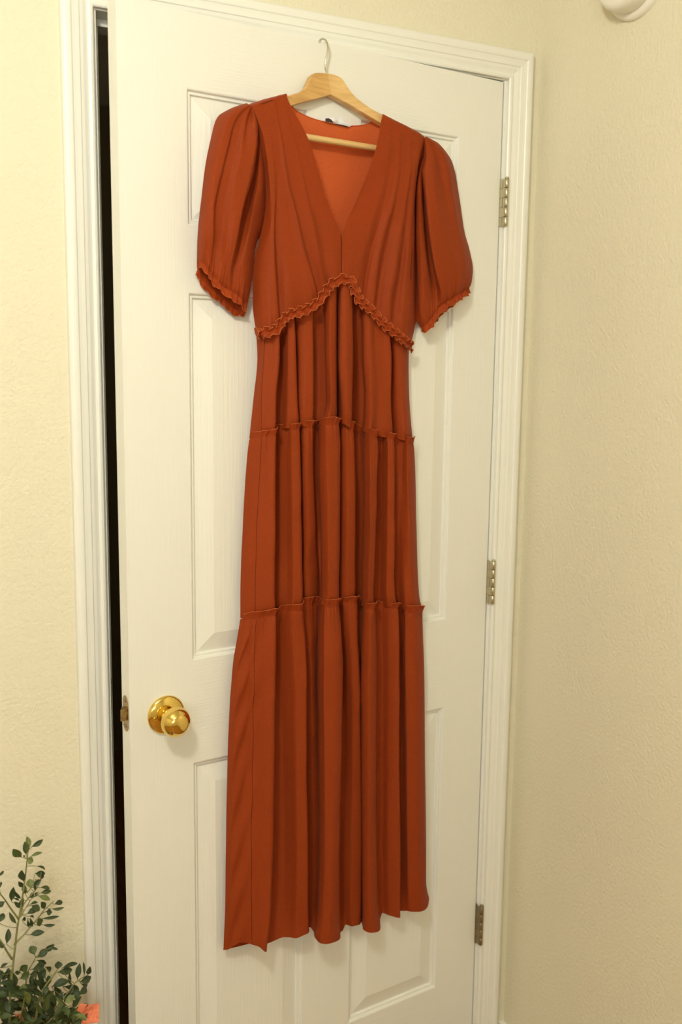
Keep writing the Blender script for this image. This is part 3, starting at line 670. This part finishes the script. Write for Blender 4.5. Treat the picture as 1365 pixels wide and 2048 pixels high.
bq = np.array([pix([(651, 237, 17), (658, 236.5, 17), (663, 239, 17), (666, 243, 16)]), pix([(652, 243, 15), (658, 244.2, 16), (663, 245, 16), (666.5, 246, 15)])])
surf('black_label', [bq], M_tagb, to)
bq = np.array([pix([(674, 247.6, 15), (686, 250, 15), (697, 253, 14)]), pix([(674, 249.6, 14), (686, 252.4, 14), (697, 255, 13)])])
surf('black_label', [bq], M_tagb, to)

# waist ruffle: both edges free, strongly gathered
WP = pix([(510, 668, 22), (518, 668, 40), (530, 665, 50), (544, 662, 53), (554, 656, 54), (560, 645, 54), (572, 633, 54), (585, 627, 54), (602, 622, 54), (618, 616, 54), (632, 606, 54), (643, 592, 54), (651, 580, 55),
          (661, 568, 55), (673, 561, 55), (684, 559, 55), (695, 561, 55), (704, 570, 55), (709, 585, 55), (715, 599, 55), (727, 611, 55), (741, 623, 55), (754, 637, 55), (767, 650, 54), (779, 659, 54), (792, 670, 53), (806, 682, 51), (815, 689, 44), (823, 695, 26)])
s_ = arc(WP); WP = pchip(s_, WP, np.linspace(0, s_[-1], 420))
ruffle(WP, .0066, .0045, .0034, .0050, 31, wl=.0150, both=True, edge_r=.0008, flip=-1.0).build('waist_ruffle', None, dress, smooth=True, mats=[M_ruffle, M_edge])

# sleeves
SL = [[(489.5, 208, 28), (470, 213.5, 18), (450, 223, 13), (438, 231, 12), (430, 245, 12), (424, 268, 12), (411, 330, 12), (402.5, 400, 12), (397, 450, 12), (394.5, 498, 12), (397, 521, 17)],
 [(490.5, 209, 34), (470, 217, 36), (452, 230, 36), (441, 250, 36), (428, 300, 36), (417, 360, 36), (409, 420, 36), (404, 470, 36), (403, 500, 32), (402.5, 524, 28)],
 [(492, 211, 40), (474, 222, 46), (458, 240, 50), (446, 280, 51), (435, 330, 51), (425, 380, 51), (418, 430, 50), (413, 470, 48), (411, 500, 42), (410, 529, 34)],
 [(493, 212, 41), (480, 224, 47), (466, 246, 50), (455, 290, 52), (444, 335, 52), (434, 375, 52), (427.5, 415, 53), (426.5, 460, 52), (424, 500, 44), (418, 542, 37)],
 [(494, 213, 41), (484, 228, 44), (470, 252, 46), (459, 300, 46), (448, 345, 46), (439, 385, 45), (432, 420, 43), (430, 465, 42), (428, 505, 38), (424, 551, 35)],
 [(495, 214, 40), (487, 232, 45), (478, 262, 47), (470, 310, 48), (459, 350, 47), (451, 390, 46), (445, 440, 43), (442, 480, 40), (437, 520, 38), (433, 562, 36)],
 [(497, 215, 41), (493, 233, 47), (487, 265, 51), (482, 310, 53), (474, 350, 53), (466, 400, 53), (460, 450, 51), (454, 500, 49), (448, 540, 42), (443, 571, 37)],
 [(499, 216, 39), (500, 228, 41), (494, 262, 48), (495, 310, 53), (489, 350, 54), (481, 390, 55), (471, 440, 54), (464, 490, 52), (457, 530, 47), (450, 577, 38)],
 [(501, 217, 42), (506, 228, 50), (510, 244, 52), (511, 275, 53), (505, 325, 54), (497, 366, 55), (488, 402, 55), (477.5, 453, 54), (470, 492, 52), (461, 536, 46), (455, 580, 38)],
 [(504, 219, 40), (511, 232, 46), (515.5, 250, 48), (515.5, 275, 48), (508, 332, 50), (500, 370, 50), (491, 402, 49), (480, 453, 48), (473, 492, 46), (464, 536, 42), (459, 583, 37)],
 [(505, 220, 38), (513, 236, 40), (518, 256, 38), (517, 280, 30), (511.5, 335, 25), (504, 372, 24), (495, 402, 23), (484, 453, 26), (477, 492, 30), (469, 536, 34), (465, 586, 36)],
 [(506, 221, 37), (514, 238, 39), (519, 260, 38), (519, 284, 31), (515, 335, 29), (509, 372, 28), (502, 402, 27), (492, 453, 32), (484, 492, 37), (475, 536, 38), (472, 590, 36)],
 [(508, 222, 36), (515, 240, 38), (520, 264, 37), (521, 290, 33), (520, 337, 36), (515, 375, 40), (509, 402, 42), (501, 453, 44), (493, 492, 44), (483, 545, 40), (479, 595, 36)],
 [(509, 223, 34), (516, 242, 36), (521, 268, 34), (523.5, 300, 33), (525, 342, 35), (521, 378, 38), (515, 402, 39), (507.5, 453, 38), (501, 500, 36), (493, 555, 34), (486, 602, 31)],
 [(510, 224, 30), (517, 244, 31), (522, 272, 30), (526, 312, 29), (532, 348, 27), (533, 380, 24), (532, 410, 22), (524, 453, 20), (513, 485, 19), (507, 530, 18), (502, 570, 18), (492, 613, 20)]]
SL = [[(c[0][0]+6-.3*i, c[0][1]-1.5, c[0][2])]+c[1:] for i, c in enumerate(SL)]
SLB = [[(494.5, 206, 26), (470, 213.5, 16), (450, 223, 11), (438, 231, 10), (430, 245, 9), (424, 268, 9), (411, 330, 9), (402.5, 400, 8), (397, 450, 8), (394.5, 498, 9), (394, 536, 12)],
 [(495, 213, 22), (460, 300, 6), (435, 400, 5), (418, 500, 6), (408, 566, 9)],
 [(500, 217, 22), (480, 320, 6), (460, 430, 5), (440, 520, 6), (430, 586, 9)],
 [(505, 221, 22), (500, 320, 7), (484, 430, 6), (468, 540, 8), (453, 604, 10)],
 [(510, 224, 24), (524, 312, 14), (529, 360, 11), (522, 440, 10), (500, 540, 11), (474, 622, 12)],
 [(511, 225, 26), (526, 312, 20), (540, 348, 12), (542, 408, 10), (533, 460, 10), (511, 485, 15), (507, 530, 15), (502, 575, 15), (492, 625, 16)]]
SR = [[(850.5, 277, 29), (847, 311, 27), (839, 334, 22), (832, 380, 18), (832, 450, 16), (834, 524, 15), (833.5, 590, 15), (833, 636, 16), (841, 653, 20)],
 [(850.8, 277, 31), (848, 312, 29), (840, 335, 28), (835, 380, 32), (835, 450, 34), (837, 524, 34), (839, 590, 34), (841, 626, 32), (847, 654, 28)],
 [(851, 277, 32), (848.5, 312, 31), (842, 336, 32), (840, 382, 38), (841, 450, 42), (844, 524, 43), (849, 590, 42), (851, 622, 38), (853, 652, 34)],
 [(851.3, 277, 33), (849, 313, 32), (844, 337, 32), (844, 384, 36), (847, 450, 41), (852, 520, 42), (858, 580, 39), (860, 615, 36), (860, 643, 33)],
 [(851.6, 277, 33), (849.3, 314, 32), (845, 339, 28), (847, 386, 24), (851.5, 452, 23), (858, 510, 24), (866, 560, 28), (869, 600, 32), (868, 632, 33)],
 [(852, 277, 34), (849.8, 315, 32), (846, 341, 30), (849.5, 388, 24), (855.5, 454, 22), (862, 508, 24), (871, 555, 28), (877, 592, 33), (876, 622, 34)],
 [(852.5, 277, 36), (850.5, 314, 40), (847, 340, 44), (852, 389, 50), (858, 453, 52), (865, 502, 52), (874, 547, 50), (883, 585, 44), (884, 614, 36)],
 [(853, 277, 38), (853, 306, 44), (853, 335, 50), (859, 389, 54), (866, 452, 56), (874, 500, 56), (884, 547, 53), (891, 582, 46), (891, 608, 38)],
 [(853.5, 277, 39), (857, 300, 47), (863, 335, 53), (871, 390, 56), (879, 452, 57), (888, 500, 56), (897, 545, 53), (901, 578, 46), (899, 603, 39)],
 [(854, 277, 39), (862, 297, 47), (871, 330, 50), (882, 390, 51), (892, 452, 53), (902, 500, 55), (908, 543, 52), (909, 574, 46), (907, 598, 39)],
 [(854.5, 277, 38), (866, 292, 44), (880, 328, 45), (892, 390, 46), (903, 450, 49), (913, 500, 51), (919, 540, 50), (918, 570, 45), (915, 593, 38)],
 [(855, 276.5, 38), (872, 290, 48), (890, 326, 49), (902, 390, 48), (913, 450, 48), (924, 500, 48), (929, 540, 46), (927, 568, 42), (923, 589, 36)],
 [(855.5, 276.5, 33), (880, 292, 36), (899, 324, 34), (912, 391, 32), (923, 455, 32), (933, 500, 34), (938, 541, 34), (936, 566, 32), (932, 583, 30)],
 [(856, 276, 27), (870, 282, 18), (889, 299.5, 13), (905, 324, 12), (919, 393, 11), (930, 465, 10), (940, 501, 10), (946.5, 541, 11), (944, 562, 14), (939, 577, 20)]]
SR = [[(c[0][0]-3.5, c[0][1]-2.5, c[0][2])]+c[1:] for c in SR]
SRB = [[(848, 274, 25), (844, 311, 14), (832, 334, 9), (824, 380, 8), (823, 450, 7), (824, 524, 7), (826, 590, 9), (831, 636, 12), (842, 655, 16)],
 [(852, 277, 22), (850, 320, 10), (850, 400, 6), (856, 500, 6), (866, 600, 7), (865, 642, 12)],
 [(854, 277, 22), (865, 320, 8), (875, 400, 6), (885, 500, 6), (893, 580, 7), (890, 617, 12)],
 [(855, 277, 22), (880, 310, 9), (898, 390, 6), (912, 480, 6), (920, 560, 8), (916, 597, 12)],
 [(856, 276, 25), (870, 282, 16), (889, 299.5, 11), (905, 324, 10), (919, 393, 9), (930, 465, 8), (940, 501, 8), (946.5, 541, 9), (944, 562, 12), (939, 577, 18)]]
g1 = loft(SL, M=130, sub=9, gt=(.0012, .016), gb=(.0036, .028), seed=12, wob=.0014, pinchb=.0035, lb=.006); g1b = loft(SLB, M=90, sub=8, gb=(.0014, .02), seed=13)
s1 = surf('sleeve', [g1, g1b], M_dress, dress)
g2 = loft(SR, M=130, sub=9, gt=(.0012, .016), gb=(.0036, .028), seed=14, wob=.0014, pinchb=.0035, lb=.006); g2b = loft(SRB, M=90, sub=8, gb=(.0014, .02), seed=15)
s2 = surf('sleeve', [g2, g2b], M_dress, dress)
def row_path(R, step=.0012):
    s = arc(R); q = np.linspace(0, s[-1], int(s[-1]/step)); Q = np.stack([np.interp(q, s, R[:, k]) for k in range(3)], 1)
    k = np.ones(7)/7
    return np.stack([np.convolve(np.pad(Q[:, i], 3, mode='edge'), k, 'valid') for i in range(3)], 1)
def cuff(R, axis, seed, parent, h=.0095, lean=.001):
    P = row_path(R); axis = np.array(axis, float); axis /= np.linalg.norm(axis)
    mb = ruffle(P, h, lean+.0025*np.sign(lean), .0028, .0018, seed, wl=.0115, up=axis, edge_r=.0006, scal=.16)
    mb.build('cuff_ruffle', None, parent, smooth=True, mats=[M_ruffle, M_edge])
axl = -.20*uh+np.array([0, 0, -1.0]); axr = .28*uh+np.array([0, 0, -1.0])
cuff(g1[-1], axl, 41, s1); cuff(g1b[-1], axl, 42, s1, h=.0075, lean=-.001)
cuff(g2[-1], axr, 43, s2); cuff(g2b[-1], axr, 44, s2, h=.008, lean=-.001)

# ------------------------------------------------------------------ plant on a small table
def at_z(x, y, z):
    r = ray(x, y); t = (z-CP[2])/r[2]; return CP+t*r
ZT = .345
tb = empty('side_table', (-.965, -.235, 0)); tag(tb, 'small round wooden side table under the plant', 'table')
TC_ = np.array([-.965, -.235, 0.0])
M_table = add_bump(pmat('table_wood', (.33, .19, .10), .4), 1.0, .08, .001, 4, vec=(60, 4, 4), col=((.38, .23, .12), (.25, .14, .07)), colscale=1.0)
MB().lathe([(0, 0), (0, .185), (.004, .190), (.016, .190), (.020, .186), (.020, 0)], TC_+[0, 0, ZT-.02], (0, 0, 1), 56).build('table_top', M_table, tb, smooth=False)
for k in range(3):
    a = 2*math.pi*k/3+.4; p = TC_+[.12*math.cos(a), .12*math.sin(a), ZT-.02]; q = TC_+[.165*math.cos(a), .165*math.sin(a), 0]
    MB().tube(np.linspace(p, q, 4), [.012, .011, .010, .009], 12).build('leg', M_table, tb, smooth=True)
PY = -.11
pc = at_wall(44, 2062, PY); pc = np.array([pc[0], pc[1], ZT])
plant = empty('potted_plant', pc); tag(plant, 'leafy potted plant with small glossy dark green leaves, standing left of the door', 'plant')
M_pot = add_bump(pmat('pot_glaze', (.62, .56, .47), .45), 60, .1, .001)
M_soil = add_bump(pmat('soil', (.05, .03, .018), .95), 160, .8, .004)
M_stem = add_bump(pmat('stem_green', (.20, .22, .07), .55), 120, .3, .001, col=((.24, .25, .08), (.15, .13, .05)), colscale=60)
M_coral = add_bump(pmat('coral_crepe_paper', (.92, .27, .15), .7, spec=.2), 120, .4, .001)
M_paper = add_bump(pmat('white_paper', (.80, .76, .68), .6), 50, .2, .001)
MB().lathe([(0, 0), (0, .034), (.003, .037), (.085, .047), (.092, .048), (.092, .044), (.080, .043), (.080, 0)], pc, (0, 0, 1), 48).build('pot', M_pot, plant, smooth=True)
MB().lathe([(.081, .043), (.083, .03), (.084, 0)], pc, (0, 0, 1), 32).build('soil', M_soil, plant, smooth=True)
def leafmat(name, a, b):
    m = pmat(name, a, .30, spec=.5); nt = m.node_tree; bs = nt.nodes['Principled BSDF']
    add_bump(m, 18, .25, .02, 3, vec=(1, 1, 1), col=(a, b), colscale=3.2)
    t = nt.nodes.new('ShaderNodeBsdfTranslucent'); t.inputs[0].default_value = (*[c*1.4 for c in b], 1)
    mx = nt.nodes.new('ShaderNodeMixShader'); mx.inputs[0].default_value = .15
    nt.links.new(bs.outputs[0], mx.inputs[1]); nt.links.new(t.outputs[0], mx.inputs[2]); nt.links.new(mx.outputs[0], nt.nodes['Material Output'].inputs[0])
    return m
M_leaf = [leafmat('leaf_dark', (.030, .052, .024), (.058, .088, .030)), leafmat('leaf_mid', (.050, .080, .026), (.095, .125, .036)), leafmat('leaf_fresh', (.10, .14, .035), (.19, .22, .055))]
def leaf_mesh(k, curl):
    V = []; F = []; n = 11; m = 4
    for i in range(n+1):
        t = i/n; q = max(0, (t-.08)/.92); wd = (.5*(math.sin(math.pi*min(1, q**1.08))**.80) if 0 < q < .999 else 0)+(.05 if t < .14 else .004)
        for j in range(-m//2, m//2+1):
            a = j/(m/2); V.append((t, a*wd, .10*abs(a)**1.5*wd*2-curl*t*t+.03*math.sin(3*t)))
    for i in range(n):
        for j in range(m): F.append((i*(m+1)+j, (i+1)*(m+1)+j, (i+1)*(m+1)+j+1, i*(m+1)+j+1))
    me = bpy.data.meshes.new('leaf'); me.from_pydata(V, [], F); me.materials.append(M_leaf[k])
    me.polygons.foreach_set('use_smooth', [True]*len(F)); me.update(); return me
LM = [[leaf_mesh(k, c) for c in (.04, .18, .30)] for k in range(3)]
pinv = Matrix.Translation(Vector(pc.tolist())).inverted()
def leaf(b, t, wid, kind, roll, curl=1):
    """a leaf object from base b to tip t (world), wid metres wide; roll turns it about its length away from the viewer"""
    x = t-b; L = np.linalg.norm(x); x = x/L; v = CP-b; v /= np.linalg.norm(v); y = np.cross(v, x); y /= np.linalg.norm(y); z = np.cross(x, y)
    y2 = math.cos(roll)*y+math.sin(roll)*z; z2 = np.cross(x, y2)
    o = bpy.data.objects.new('leaf', LM[kind][curl]); C.objects.link(o); o.parent = plant
    M = Matrix(((x[0]*L, y2[0]*wid, z2[0]*L, b[0]), (x[1]*L, y2[1]*wid, z2[1]*L, b[1]), (x[2]*L, y2[2]*wid, z2[2]*L, b[2]), (0, 0, 0, 1)))
    o.matrix_local = pinv @ M
    return o
SS = []
def twig(b, t):
    S = np.array(SS); d = np.linalg.norm(S-b, axis=1)+.5*np.maximum(0, S[:, 2]-b[2]+.004); k = int(np.argmin(d)); a = S[k]; L = np.linalg.norm(b-a)
    if L > .055: return
    m = (a+b)/2+(b-t)/np.linalg.norm(b-t)*L*.15
    q = np.linspace(0, 1, 6)[:, None]; TW.tube((1-q)**2*a+2*q*(1-q)*m+q*q*b, .00055, 5)
def stem(pts, r0, r1):
    P = np.array([at_wall(x, y, d) for x, y, d in pts]); s = arc(P); P = pchip(s, P, np.linspace(0, s[-1], 24)); SS.extend(P[2:])
    MB().tube(P, list(np.linspace(r0, r1, 24)), 8).build('stem', M_stem, plant, smooth=True)
PXM = 1190.0                                     # photo pixels per metre here
stem([(20, 2050, -.11), (20, 1990, -.11), (25, 1940, -.105), (29, 1905, -.10), (34, 1860, -.10), (38, 1835, -.10), (44, 1800, -.095), (49, 1765, -.09), (52, 1740, -.09), (54, 1722, -.09), (56, 1703, -.09)], .0022, .0010)
stem([(28, 1890, -.10), (45, 1872, -.10), (60, 1855, -.095), (75, 1838, -.09), (90, 1818, -.09), (108, 1802, -.085)], .0015, .0007)
stem([(37, 1838, -.10), (20, 1815, -.11), (8, 1797, -.115), (-8, 1780, -.12)], .0016, .0009)
stem([(24, 1918, -.105), (12, 1900, -.11), (2, 1882, -.12), (-12, 1868, -.12)], .0018, .0009)
stem([(40, 1835, -.10), (47, 1810, -.10), (58, 1795, -.10), (68, 1784, -.1), (76, 1772, -.10), (82, 1760, -.10)], .0012, .0006)
stem([(42, 1833, -.1), (52, 1815, -.095), (63, 1797, -.095)], .0009, .0005)
stem([(54, 1786, -.09), (68, 1768, -.09)], .0009, .0005)
stem([(40, 2050, -.11), (50, 1990, -.11), (55, 1945, -.10), (66, 1925, -.10), (72, 1914, -.10)], .0018, .0008)
stem([(70, 2055, -.12), (76, 2010, -.125), (84, 1985, -.125), (92, 1970, -.12), (108, 1948, -.12), (116, 1938, -.12)], .0022, .001)
stem([(85, 2050, -.11), (120, 2005, -.10), (138, 1982, -.095), (150, 1966, -.09), (165, 1955, -.085)], .0016, .0007)
stem([(90, 2050, -.13), (125, 2020, -.13), (140, 2012, -.13), (150, 2016, -.13)], .0012, .0006)
stem([(25, 1985, -.11), (20, 1958, -.1), (22, 1940, -.10)], .0012, .0007)
rl = random.Random(5); TW = MB()
A2 = [(530, 345, 508, 120, 80, 2), (475, 455, 452, 210, 100, 1), (395, 495, 238, 350, 125, 1), (570, 310, 785, 188, 80, 0), (540, 490, 772, 408, 55, 2), (495, 530, 608, 575, 115, 2), (650, 655, 870, 705, 42, 1),
 (430, 935, 395, 735, 115, 0), (435, 1040, 336, 940, 70, 0), (640, 790, 825, 795, 112, 0), (750, 760, 772, 935, 60, 0), (560, 1065, 538, 890, 112, 2), (620, 985, 745, 915, 80, 0), (640, 900, 640, 1110, 44, 0),
 (720, 1050, 928, 1050, 60, 1), (735, 1150, 938, 1105, 75, 1), (690, 1195, 918, 1272, 80, 2), (462, 1170, 450, 1040, 60, 1), (205, 1300, 245, 1042, 92, 0), (385, 1255, 250, 1108, 50, 0), (355, 1285, 262, 1240, 30, 0),
 (385, 1425, 272, 1315, 62, 0), (520, 1245, 625, 1140, 62, 0), (535, 1365, 705, 1295, 50, 1), (565, 1372, 728, 1465, 105, 1), (485, 1530, 685, 1435, 95, 0), (820, 1435, 752, 1308, 90, 0), (988, 1352, 1152, 1298, 82, 0),
 (935, 1435, 1155, 1438, 52, 1), (845, 1480, 945, 1503, 95, 0), (750, 1615, 1084, 1570, 48, 0), (525, 1575, 642, 1578, 45, 0), (735, 1745, 698, 1612, 112, 1), (775, 1725, 1000, 1738, 50, 0), (305, 1710, 166, 1522, 60, 1),
 (90, 1300, -30, 1400, 95, 0), (-20, 1690, 72, 1512, 95, 0), (-20, 850, 72, 738, 42, 0), (-15, 1080, 12, 930, 60, 0), (500, 1605, 530, 1800, 42, 0), (545, 1600, 592, 1800, 48, 0), (450, 490, 430, 465, 30, 0),
 (400, 1640, 480, 1600, 60, 0), (700, 1130, 620, 1200, 50, 0), (430, 1150, 445, 1000, 70, 1), (375, 1440, 400, 1250, 80, 0)]
for bx, by, tx, ty, w_, k in A2:
    yy = -.09+rl.uniform(-.012, .012)
    twig(at_wall(bx/9.1, 1660+by/9.1, yy), at_wall(tx/9.1, 1660+ty/9.1, yy))
    leaf(at_wall(bx/9.1, 1660+by/9.1, yy), at_wall(tx/9.1, 1660+ty/9.1, yy+rl.uniform(-.01, .01)), w_/9.1/PXM*1.15, k, rl.uniform(-.5, .5), rl.randrange(3) if w_ < 90 else 0)
A1 = [(365, 62, 548, 18, 62, 0), (82, 175, 112, -8, 62, 0), (55, 180, -15, 190, 75, 0), (430, 312, 388, 192, 88, 1), (462, 342, 602, 240, 74, 0), (548, 262, 668, 192, 60, 0), (638, 215, 712, 242, 28, 0), (395, 492, 575, 425, 84, 0),
 (458, 372, 578, 425, 50, 0), (562, 605, 500, 468, 84, 0), (560, 455, 656, 515, 52, 0), (718, 492, 724, 388, 90, 0), (765, 472, 968, 410, 48, 0), (960, 612, 985, 425, 62, 0), (715, 525, 900, 492, 76, 0), (872, 682, 862, 545, 34, 0),
 (1045, 572, 1042, 398, 28, 0), (1090, 555, 1118, 455, 54, 0), (990, 645, 1138, 590, 84, 0), (1000, 662, 1112, 722, 48, 0), (640, 705, 848, 610, 84, 0), (588, 655, 622, 568, 52, 0), (522, 702, 412, 622, 52, 0), (262, 700, 445, 745, 84, 0),
 (245, 605, 372, 530, 84, 1), (365, 555, 482, 535, 76, 1), (238, 505, 345, 440, 84, 1), (182, 530, 245, 530, 44, 0), (728, 862, 696, 715, 60, 0), (868, 785, 1005, 800, 92, 0), (780, 700, 990, 742, 64, 0), (900, 860, 945, 985, 60, 0),
 (25, 640, 110, 490, 50, 0), (0, 470, 85, 412, 34, 0), (-20, 560, 60, 530, 60, 0), (40, 680, 100, 720, 60, 0), (130, 560, 105, 545, 40, 0), (790, 900, 880, 810, 70, 1), (980, 1040, 1060, 1055, 44, 0), (820, 1030, 920, 990, 40, 1)]
for bx, by, tx, ty, w_, k in A1:
    yy = -.10+rl.uniform(-.02, .015) if bx < 700 else -.085+rl.uniform(-.01, .01)
    twig(at_wall(bx/6.2, 1860+by/6.2, yy), at_wall(tx/6.2, 1860+ty/6.2, yy))
    leaf(at_wall(bx/6.2, 1860+by/6.2, yy), at_wall(tx/6.2, 1860+ty/6.2, yy+rl.uniform(-.012, .012)), w_/6.2/PXM*1.15, k, rl.uniform(-.5, .5), rl.randrange(3))
for k in range(190):
    x = rl.uniform(-25, 158); top = 1975+max(0, x-60)*.28+rl.uniform(-14, 6)
    y = rl.uniform(top, 2085); yy = rl.uniform(-.16, -.075); a = rl.uniform(-math.pi, 0) if rl.random() < .7 else rl.uniform(0, math.pi)
    L = rl.uniform(20, 34); kk = 0 if y < 1995 else rl.choice((0, 0, 1, 1, 1, 2))
    leaf(at_wall(x, y, yy), at_wall(x+L*math.cos(a), y+L*math.sin(a), yy+rl.uniform(-.02, .02)), rl.uniform(9, 14)/PXM, kk, rl.uniform(-.8, .8), rl.randrange(3))
TW.build('twig', M_stem, plant, smooth=True)
# crepe paper wrapped round the pot, with pointed corners
n = 40; G = []; hts = [.012, .004, .014, .006, .012, .004, .014, .006, .050, .004]
for r_, zf in ((.050, 0), (.052, .5), (.056, 1.0)):
    row = []
    for k in range(n):
        a = 2*math.pi*k/n; q = k/n*10; i = int(q); f = q-i; hh = hts[i % 10]*(1-f)+hts[(i+1) % 10]*f
        rr = r_+.003*math.sin(9*a)+(.010*zf*hh/.05)
        row.append([pc[0]+rr*math.cos(a), pc[1]+rr*math.sin(a), ZT+.005+zf*(.085+hh)])
    G.append(row)
MB().grid(np.array(G), closed=True).build('paper_wrap', M_coral, plant, smooth=False)
for (pp_, r_) in (([(60, 2060, -.12), (66, 2020, -.10), (80, 1990, -.09), (96, 1972, -.085)], .0016), ([(64, 2060, -.10), (50, 2015, -.085), (30, 1992, -.08), (8, 1985, -.08)], .0015), ([(70, 2062, -.10), (98, 2030, -.085), (112, 2000, -.08), (128, 1984, -.08)], .0015),
                  ([(20, 2070, -.10), (12, 2025, -.09), (22, 1995, -.085)], .0014), ([(90, 2070, -.12), (128, 2040, -.085), (150, 2028, -.08), (166, 2030, -.08)], .0013)): stem(pp_, r_, .0007)
for k in range(34):                                             # leaves in pairs along those front shoots
    S = SS[-5*22+rl.randrange(5*22)]; a = rl.uniform(-math.pi, .3); L = rl.uniform(.018, .027)
    d_ = np.array([math.cos(a), rl.uniform(-.3, .3), -math.sin(a)])
    leaf(S, S+d_*L, rl.uniform(.0085, .012), rl.choice((0, 1, 1, 2)), rl.uniform(-.6, .6), rl.randrange(3))
# white box with a coral paper lid, right of the pot
zb = .452
q4 = [at_z(161, 2013, zb), at_z(193.5, 2012.5, zb), at_z(198, 2036, zb), at_z(170, 2044, zb)]
e1 = q4[1]-q4[0]; e2 = q4[3]-q4[0]; cb = (q4[0]+q4[1]+q4[2]+q4[3])/4
ax1 = (q4[1]-q4[0]+q4[2]-q4[3]); L1 = np.linalg.norm(ax1)/2; ax1 /= np.linalg.norm(ax1); ax2 = np.array([-ax1[1], ax1[0], 0]); L2 = min(.05, abs(e2 @ ax2))
gb_ = empty('gift_box', (cb[0], cb[1], ZT)); tag(gb_, 'small white box with a crinkled coral paper top, between the plant and the door casing', 'box')
def bfr(a, b, z): return cb*[1, 1, 0]+ax1*a+ax2*b+np.array([0, 0, z])
bevel(MB().box((-L1/2, -L2/2, ZT), (L1/2, L2/2, zb-.004), bfr).build('box_body', M_paper, gb_), .001)
nx, ny = 13, 9; V = np.zeros((ny, nx, 3)); rr_ = random.Random(3)
for j in range(ny):
    for i in range(nx):
        ed = (i in (0, nx-1) or j in (0, ny-1)); a = (i/(nx-1)-.5)*(L1+.004); b = (j/(ny-1)-.5)*(L2+.004)
        V[j, i] = bfr(a, b, zb+(0 if ed else rr_.uniform(-.0012, .0022)))
lid = MB().grid(V)
skirt = [V[0, i] for i in range(nx)]+[V[j, nx-1] for j in range(1, ny)]+[V[ny-1, i] for i in range(nx-2, -1, -1)]+[V[j, 0] for j in range(ny-2, -1, -1)]
skirt = np.array(skirt); lid.grid(np.stack([skirt, skirt+[0, 0, -.0022]]))
lid.build('paper_lid', M_coral, gb_, smooth=False)
rb = []
for k in range(9):
    t = k/8; c = bfr(-L1/2-.002+.010*math.sin(3*t)-.006, -.004+.008*t, zb+.001+.018*math.sin(math.pi*t)*(1-.25*t)); rb.append([c+ax1*.006, c-ax1*.005+[0, 0, .003]])
MB().grid(np.array(rb)).build('paper_ribbon', M_coral, gb_, smooth=False)
